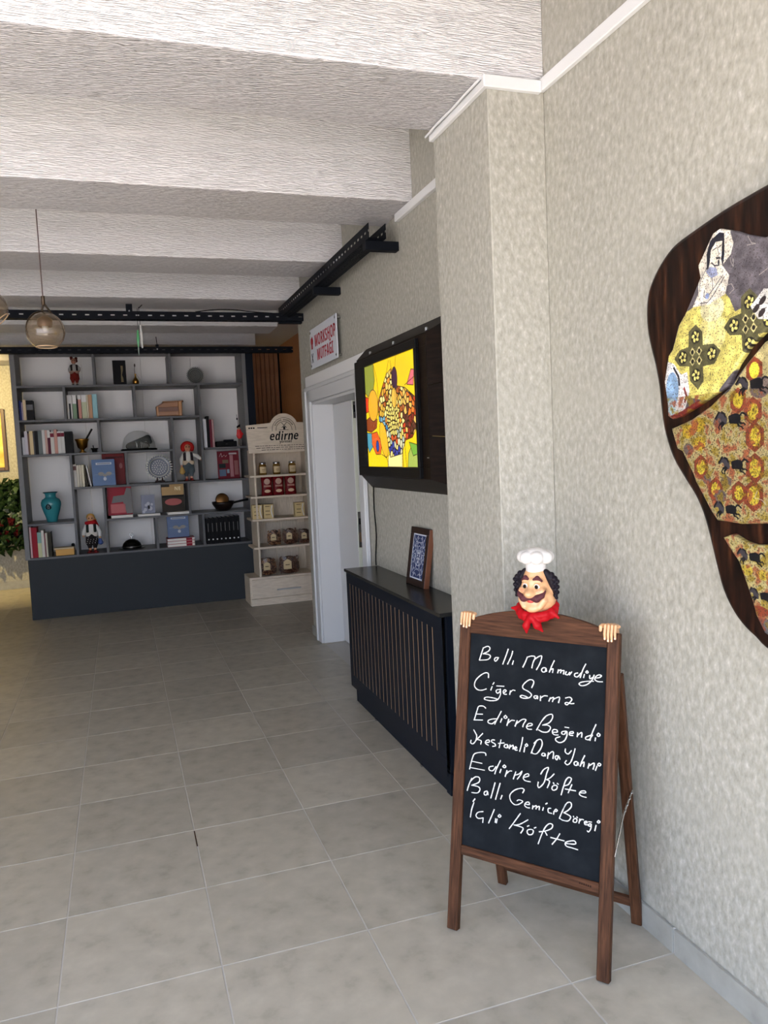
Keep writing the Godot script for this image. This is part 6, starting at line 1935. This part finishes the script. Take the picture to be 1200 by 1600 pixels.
	part(pst, "stand_bar", box(Vector3(0.06, 0.012, 0.02), 0.003), flat(rgb(46, 26, 22), 0.4), Vector3(0, 0.014, 0.005))
	# ---- fifth row: teal vase, frying pan with lid
	var tv := thing("teal_vase", "glossy teal ceramic vase with a dark oval medallion on the left shelf", "vase", Vector3(-0.655, SHELF[1], FZ - 0.15))
	var teal := StandardMaterial3D.new()
	teal.albedo_color = rgb(52, 132, 140)
	teal.roughness = 0.25
	part(tv, "vase_body", lathe([Vector2(0, 0), Vector2(0.045, 0), Vector2(0.05, 0.01), Vector2(0.058, 0.05), Vector2(0.078, 0.11), Vector2(0.092, 0.165), Vector2(0.092, 0.195), Vector2(0.080, 0.222), Vector2(0.055, 0.236), Vector2(0.048, 0.25), Vector2(0.05, 0.275), Vector2(0.066, 0.288), Vector2(0.066, 0.294), Vector2(0.05, 0.288), Vector2(0.042, 0.26)], 36), teal)
	part(tv, "neck_band", tube(ring_points(0.058, 0.234, 28), 0.003, 6, true), flat(rgb(30, 70, 92), 0.3))
	part(tv, "rim_band", tube(ring_points(0.066, 0.291, 28), 0.004, 6, true), flat(rgb(36, 60, 70), 0.3))
	var md := part(tv, "medallion", ellipsoid(Vector3(0.031, 0.038, 0.012), 20), flat(rgb(22, 40, 46), 0.3), Vector3(-0.018, 0.148, 0.076), Vector3(0.28, -0.22, 0))
	for p in [[-0.008, 0.006], [0.008, 0.006], [-0.006, -0.008], [0.006, -0.008], [0.0, 0.018]]:
		part(md, "medallion_motif", ellipsoid(Vector3(0.005, 0.007, 0.003), 8), flat(rgb(120, 140, 146), 0.4), Vector3(p[0], p[1], 0.0105))
	var fp := thing("copper_pan", "long handled dark pan with a round bronze lid propped inside", "pan", Vector3(1.015, SHELF[1], FZ - 0.13))
	part(fp, "pan_bowl", lathe([Vector2(0, 0.0), Vector2(0.055, 0.0), Vector2(0.075, 0.012), Vector2(0.112, 0.07), Vector2(0.118, 0.095), Vector2(0.112, 0.094), Vector2(0.07, 0.018), Vector2(0, 0.01)], 32), flat(rgb(36, 26, 22), 0.35, 0.4))
	part(fp, "handle", blob([["c", Vector3(0.10, 0.075, 0), Vector3(0.18, 0.09, 0.01), 0.012, 0.011], ["c", Vector3(0.18, 0.09, 0.01), Vector3(0.275, 0.105, 0.02), 0.011, 0.014]], 0.006, 0.006), M.black)
	part(fp, "lid", lathe([Vector2(0, 0.012), Vector2(0.03, 0.01), Vector2(0.06, 0.004), Vector2(0.066, 0.0), Vector2(0.066, -0.003), Vector2(0, 0.0)], 30), flat(rgb(140, 98, 54), 0.35, 0.8), Vector3(-0.005, 0.112, -0.02), Vector3(1.35, 0, 0))
	part(fp, "lid_rim", tube(ring_points(0.067, 0.0, 30), 0.004, 6, true), flat(rgb(52, 40, 32), 0.4, 0.6), Vector3(-0.005, 0.112, -0.02), Vector3(1.35, 0, 0))
	# ---- bottom row: cloche
	var cl := thing("cloche", "low dark metal serving cloche with a ring handle on a dark tray", "cloche", Vector3(0.075, SHELF[0], FZ - 0.14))
	part(cl, "tray", lathe([Vector2(0, 0.004), Vector2(0.09, 0.004), Vector2(0.135, 0.014), Vector2(0.135, 0.019), Vector2(0.09, 0.01), Vector2(0, 0.01)], 36), flat(rgb(40, 38, 36), 0.3, 0.7))
	part(cl, "dome", lathe([Vector2(0.094, 0.012), Vector2(0.096, 0.03), Vector2(0.084, 0.062), Vector2(0.06, 0.088), Vector2(0.03, 0.102), Vector2(0, 0.106)], 32), flat(rgb(34, 32, 30), 0.22, 0.8))
	part(cl, "dome_rim", tube(ring_points(0.096, 0.03, 30), 0.004, 6, true), flat(rgb(150, 146, 140), 0.25, 0.9))
	part(cl, "knob_stem", tube([Vector3(0, 0.104, 0), Vector3(0, 0.126, 0)], 0.006, 8), M.silver)
	var rg := []
	for k in 20:
		rg.append(Vector3(cos(TAU * k / 20) * 0.017, 0.146 + sin(TAU * k / 20) * 0.02, 0))
	part(cl, "ring_handle", tube(rg, 0.004, 6, true), M.silver)
	# ---- figurines
	figure("doll", "old doll in dark red baggy trousers and black waistcoat on the top shelf", Vector3(-0.348, SHELF[5], FZ - 0.12), 0.1, 0.29, {"arm_l": [-0.14, 0.56, 0.03, -0.15, 0.46, 0.06], "arm_r": [0.16, 0.6, 0.02, 0.16, 0.5, 0.05], "skin": rgb(150, 104, 84), "shirt": rgb(150, 146, 140), "vest": rgb(34, 26, 26), "trousers": rgb(104, 32, 26), "sash": rgb(140, 110, 96), "shoes": rgb(38, 26, 22), "hair": rgb(70, 26, 24), "hair_style": "curls", "base": rgb(50, 40, 36)})
	figure("doll", "red haired doll in white shirt and patterned trousers in the tall middle cell", Vector3(0.685, SHELF[2], FZ - 0.12), 0.0, 0.41, {"arm_l": [-0.17, 0.54, 0.02, -0.17, 0.36, 0.04], "arm_r": [0.22, 0.62, 0.02, 0.33, 0.52, 0.06], "skin": rgb(206, 142, 108), "shirt": rgb(206, 202, 192), "vest": rgb(46, 40, 44), "trousers": rgb(70, 80, 84), "sash": rgb(196, 176, 150), "shoes": rgb(150, 42, 34), "hair": rgb(170, 34, 30), "hair_style": "bob", "base": rgb(60, 34, 28)})
	figure("doll", "blond doll with a red neck scarf and dotted black trousers on the bottom shelf", Vector3(-0.30, SHELF[0], FZ - 0.1), 0.0, 0.405, {"arm_l": [-0.17, 0.55, 0.02, -0.19, 0.42, 0.05], "arm_r": [0.19, 0.52, 0.02, 0.19, 0.36, 0.04], "skin": rgb(214, 160, 118), "shirt": rgb(214, 212, 206), "vest": rgb(40, 46, 42), "trousers": rgb(36, 32, 32), "sash": rgb(206, 200, 190), "shoes": rgb(120, 28, 30), "hair": rgb(206, 158, 78), "hair_style": "scarf", "base": rgb(110, 30, 30)})
	var ns := get_node("doll_002")
	part(ns, "neck_scarf", blob([["c", Vector3(-0.04, 0.30, 0.02), Vector3(0.03, 0.305, 0.025), 0.018, 0.02], ["c", Vector3(0.03, 0.305, 0.0), Vector3(0.055, 0.26, -0.02), 0.028, 0.02]], 0.006, 0.008), flat(rgb(172, 30, 36), 0.6))
	part(ns, "blue_bag", blob([["c", Vector3(0.075, 0.13, 0.01), Vector3(0.08, 0.10, 0.012), 0.016, 0.026]], 0.006, 0.0), flat(rgb(62, 84, 140), 0.7))
	var nr := get_node("doll_001")
	part(nr, "yellow_basket", blob([["c", Vector3(-0.07, 0.13, 0.03), Vector3(-0.068, 0.10, 0.03), 0.018, 0.03]], 0.006, 0.0), flat(rgb(196, 160, 90), 0.7))
	for k in 16:
		part(ns, "trouser_dot", ellipsoid(Vector3(0.004, 0.004, 0.0025), 8), flat(rgb(196, 190, 184), 0.7), Vector3(-0.05 + 0.0066 * k, 0.10 + 0.018 * (k % 4), 0.031 + (0.006 if k % 2 == 0 else 0.004)))

func blue_cover(o: Node3D, w: float, h: float):
	cover_print(o, "title_bar", rect(-w * 0.32, h * 0.80, w * 0.36, h * 0.88), rgb(196, 204, 214))
	cover_print(o, "title_dashes", rect(-w * 0.27, h * 0.825, w * 0.31, h * 0.855), rgb(60, 78, 104), 2)
	for p in [[-0.12, 0.45, 0.13], [0.22, 0.45, 0.13], [0.05, 0.4, 0.1]]:
		cover_print(o, "cover_print", oval(w * p[0], h * p[1], w * p[2], h * p[2] * 0.55), rgb(136, 132, 120))
	cover_print(o, "cover_print", oval(w * 0.04, h * 0.26, w * 0.07, h * 0.07), rgb(186, 192, 200), 2)
	cover_print(o, "cover_print", rect(-w * 0.42, h * 0.42, w * 0.44, h * 0.435), rgb(110, 140, 170))

func plate_shape(o: Node3D, r: float, m: Material, dark: Material):
	# the plate faces +z
	var turn := Vector3(PI / 2, 0, 0)
	part(o, "plate_body", lathe([Vector2(0, 0.0), Vector2(r * 0.66, 0.0), Vector2(r * 0.72, 0.006), Vector2(r * 0.88, 0.010), Vector2(r * 0.9, 0.008), Vector2(r * 0.7, -0.006), Vector2(0, -0.008)], 40), dark, Vector3.ZERO, turn)
	part(o, "centre_disc", lathe([Vector2(0, 0.002), Vector2(r * 0.62, 0.002), Vector2(r * 0.62, 0.002), Vector2(r * 0.62, 0.0)], 32), dark, Vector3.ZERO, turn)
	part(o, "inner_ring", tube(ring_points(r * 0.72, 0.008, 36), r * 0.03, 6, true), m, Vector3.ZERO, turn)
	var st := begin()
	for k in 30:
		var a := TAU * k / 30
		add_box(st, Vector3(r * 0.085, r * 0.19, 0.008), 0.003, Vector3(cos(a) * r * 0.93, sin(a) * r * 0.93, 0.012), Basis(Vector3.BACK, a - PI / 2))
	part(o, "rim_scallops", done(st), m)
	st = begin()
	for ring in [[0.5, 18], [0.33, 12], [0.17, 6]]:
		for k in ring[1]:
			var a: float = TAU * k / ring[1]
			add_box(st, Vector3(r * 0.07, r * 0.07, 0.003), 0.001, Vector3(cos(a) * r * ring[0], sin(a) * r * ring[0], 0.003), Basis(Vector3.BACK, a))
	part(o, "relief_dots", done(st), m)

# ---------------------------------------------------------------- goods on the display stand
func build_stand_goods():
	var z := DZ - 0.09
	var honey := StandardMaterial3D.new()
	honey.albedo_color = rgb(112, 82, 34)
	honey.roughness = 0.12
	var label_m := flat(rgb(206, 184, 140), 0.7)
	var where := ["left", "middle", "right"]
	for i in 3:
		var o := thing("jar", where[i] + " glass jar of preserve with cream label on the top shelf of the stand", "jar", Vector3([1.362, 1.502, 1.662][i], 1.298, z), 0.0, "jars on the display stand")
		part(o, "jar_body", lathe([Vector2(0, 0), Vector2(0.034, 0), Vector2(0.038, 0.005), Vector2(0.038, 0.09), Vector2(0.032, 0.104), Vector2(0.032, 0.108), Vector2(0, 0.108)], 24), honey)
		part(o, "lid", lathe([Vector2(0.034, 0.106), Vector2(0.035, 0.108), Vector2(0.035, 0.122), Vector2(0.032, 0.125), Vector2(0.032, 0.125), Vector2(0, 0.125)], 24), M.silver)
		var lb := []
		for k in 9:
			lb.append(deg_to_rad(35.0 + 110.0 * k / 8.0))
		var st := begin()
		st.set_smooth_group(0)
		for k in 8:
			var a := Vector3(cos(lb[k]), 0, sin(lb[k]))
			var b := Vector3(cos(lb[k + 1]), 0, sin(lb[k + 1]))
			quad(st, a * 0.0386 + Vector3(0, 0.02, 0), b * 0.0386 + Vector3(0, 0.02, 0), b * 0.0386 + Vector3(0, 0.082, 0), a * 0.0386 + Vector3(0, 0.082, 0), a)
		part(o, "label", done(st), label_m)
		part(o, "label_print", box(Vector3(0.03, 0.006, 0.001), 0.0), flat(rgb(120, 84, 50), 0.7), Vector3(0, 0.052, 0.0388))
		part(o, "label_print", box(Vector3(0.02, 0.004, 0.001), 0.0), flat(rgb(120, 84, 50), 0.7), Vector3(0, 0.036, 0.0388))
	for i in 3:
		var o := thing("snack_bag", where[i] + " dark red bag with pale print on the second shelf of the stand", "bag", Vector3([1.392, 1.508, 1.632][i], 1.09, z + 0.01), 0.0, "red bags on the display stand")
		pouch(o, "bag_body", 0.116, 0.192, 0.05, flat(rgb(104, 20, 24), 0.25))
		part(o, "print_badge", extrude(disc_poly(0.03, 20), 0.001), flat(rgb(186, 150, 130), 0.5), Vector3(0, 0.14, 0.0235), Vector3(-0.06, 0, 0))
		part(o, "print_band", box(Vector3(0.07, 0.018, 0.001), 0.0), flat(rgb(172, 120, 104), 0.5), Vector3(0, 0.095, 0.0265))
		part(o, "print_picture", extrude(oval_v(0.03, 0.016), 0.001), flat(rgb(214, 186, 150), 0.4), Vector3(0, 0.045, 0.0255))
	for i in 3:
		var o := thing("soap_box", where[i] + " cream carton with a curved front window on the third shelf of the stand", "box", Vector3([1.276, 1.388, 1.705][i], 0.862, z + 0.02), 0.0, "cream cartons on the display stand")
		part(o, "carton", box(Vector3(0.1, 0.142, 0.07), 0.002), flat(rgb(206, 182, 128), 0.6), Vector3(0, 0.071, 0))
		part(o, "carton_top", box(Vector3(0.101, 0.004, 0.071), 0.001), flat(rgb(146, 116, 70), 0.6), Vector3(0, 0.142, 0))
		for yy in [0.122, 0.075, 0.04]:
			part(o, "print_line", box(Vector3(0.045, 0.006, 0.001), 0.0), flat(rgb(74, 56, 34), 0.7), Vector3(-0.01, yy, 0.0353))
		part(o, "window", tube(smooth_path([Vector3(0.036, 0.13, 0.035), Vector3(0.026, 0.075, 0.035), Vector3(0.04, 0.01, 0.035)]), 0.005, 6), flat(rgb(222, 224, 222), 0.2))
	var film := StandardMaterial3D.new()
	film.metallic_specular = 0.3
	film.albedo_color = Color(0.85, 0.86, 0.84, 0.06)
	film.transparency = BaseMaterial3D.TRANSPARENCY_ALPHA
	film.roughness = 0.12
	var nut := [flat(rgb(98, 58, 32), 0.6), flat(rgb(132, 88, 50), 0.6), flat(rgb(58, 32, 20), 0.6)]
	var bags := [[1.438, 0.583, 0.145, 0.205, "left small clear bag of nuts on the fourth shelf of the stand"], [1.60, 0.583, 0.15, 0.21, "middle small clear bag of nuts on the fourth shelf of the stand"], [1.752, 0.583, 0.14, 0.19, "right small clear bag of nuts on the fourth shelf of the stand"], [1.36, 0.283, 0.175, 0.235, "left big clear bag of nuts above the drawer"], [1.575, 0.283, 0.215, 0.235, "right big clear bag of nuts above the drawer"]]
	for q in bags:
		var o := thing("nut_bag", q[4], "bag", Vector3(q[0], q[1], z), 0.0, "clear bags of nuts on the display stand")
		var fill := begin()
		var heap := blob([["e", Vector3(0, q[3] * 0.40, 0), Vector3(q[2] * 0.48, q[3] * 0.38, 0.042)], ["e", Vector3(0, q[3] * 0.2, 0), Vector3(q[2] * 0.48, q[3] * 0.2, 0.045)]], 0.008, 0.01)
		part(o, "heap_core", heap, nut[2])
		fill.set_smooth_group(0)
		for k in 130:
			var a := rng.randf_range(0.1, PI - 0.1)
			var h: float = rng.randf_range(0.05, 0.76) * q[3]
			var rad := 0.86 + 0.14 * sin(h / q[3] * 4.0)
			var p := Vector3(cos(a) * q[2] * 0.46 * rad, h, sin(a) * 0.043 * rad)
			add_box(fill, Vector3(0.016, 0.011, 0.011), 0.004, p, Basis.from_euler(Vector3(rng.randf() * 6, rng.randf() * 6, rng.randf() * 6)))
		part(o, "nuts", done(fill), nut[rng.randi_range(0, 1)]).set_meta("kind", "stuff")
		pouch(o, "clear_film", q[2] + 0.012, q[3] + 0.03, 0.11, film)
		part(o, "label", extrude(tag_shape(q[2] * 0.19), 0.001), label_m, Vector3(-q[2] * 0.12, q[3] * 0.42, 0.056), Vector3(0.05, 0, 0))
		part(o, "label_print", box(Vector3(q[2] * 0.2, 0.008, 0.001), 0.0), flat(rgb(70, 52, 34), 0.7), Vector3(-q[2] * 0.12, q[3] * 0.42, 0.0572))

func oval_v(rx: float, ry: float) -> Array:
	var out := []
	for k in 18:
		out.append(Vector2(cos(TAU * k / 18) * rx, sin(TAU * k / 18) * ry))
	return out

func tag_shape(r: float) -> Array:
	return [Vector2(-r, -r * 1.1), Vector2(r, -r * 1.1), Vector2(r, r * 0.8), Vector2(r * 0.5, r * 1.15), Vector2(0, r * 1.4), Vector2(-r * 0.5, r * 1.15), Vector2(-r, r * 0.8)]

func pouch(o: Node3D, called: String, w: float, h: float, d: float, m: Material):
	# a filled pouch: full at the bottom, flat sealed edge at the top
	var st := begin()
	st.set_smooth_group(0)
	var n := 10
	var rows := 9
	var at := func(i: int, j: int, s: float) -> Vector3:
		var u := float(i) / n * 2.0 - 1.0
		var v := float(j) / rows
		var depth := d * 0.5 * sqrt(maxf(1.0 - u * u, 0.0)) * pow(sin(PI * clampf(v * 0.92 + 0.08, 0.0, 1.0)), 0.6)
		return Vector3(u * w * 0.5 * (0.96 + 0.04 * cos(v * TAU)), v * h, s * depth)
	for s in [-1.0, 1.0]:
		for i in n:
			for j in rows:
				quad(st, at.call(i, j, s), at.call(i + 1, j, s), at.call(i + 1, j + 1, s), at.call(i, j + 1, s), Vector3(0, 0, s))
	part(o, called, done(st), m)
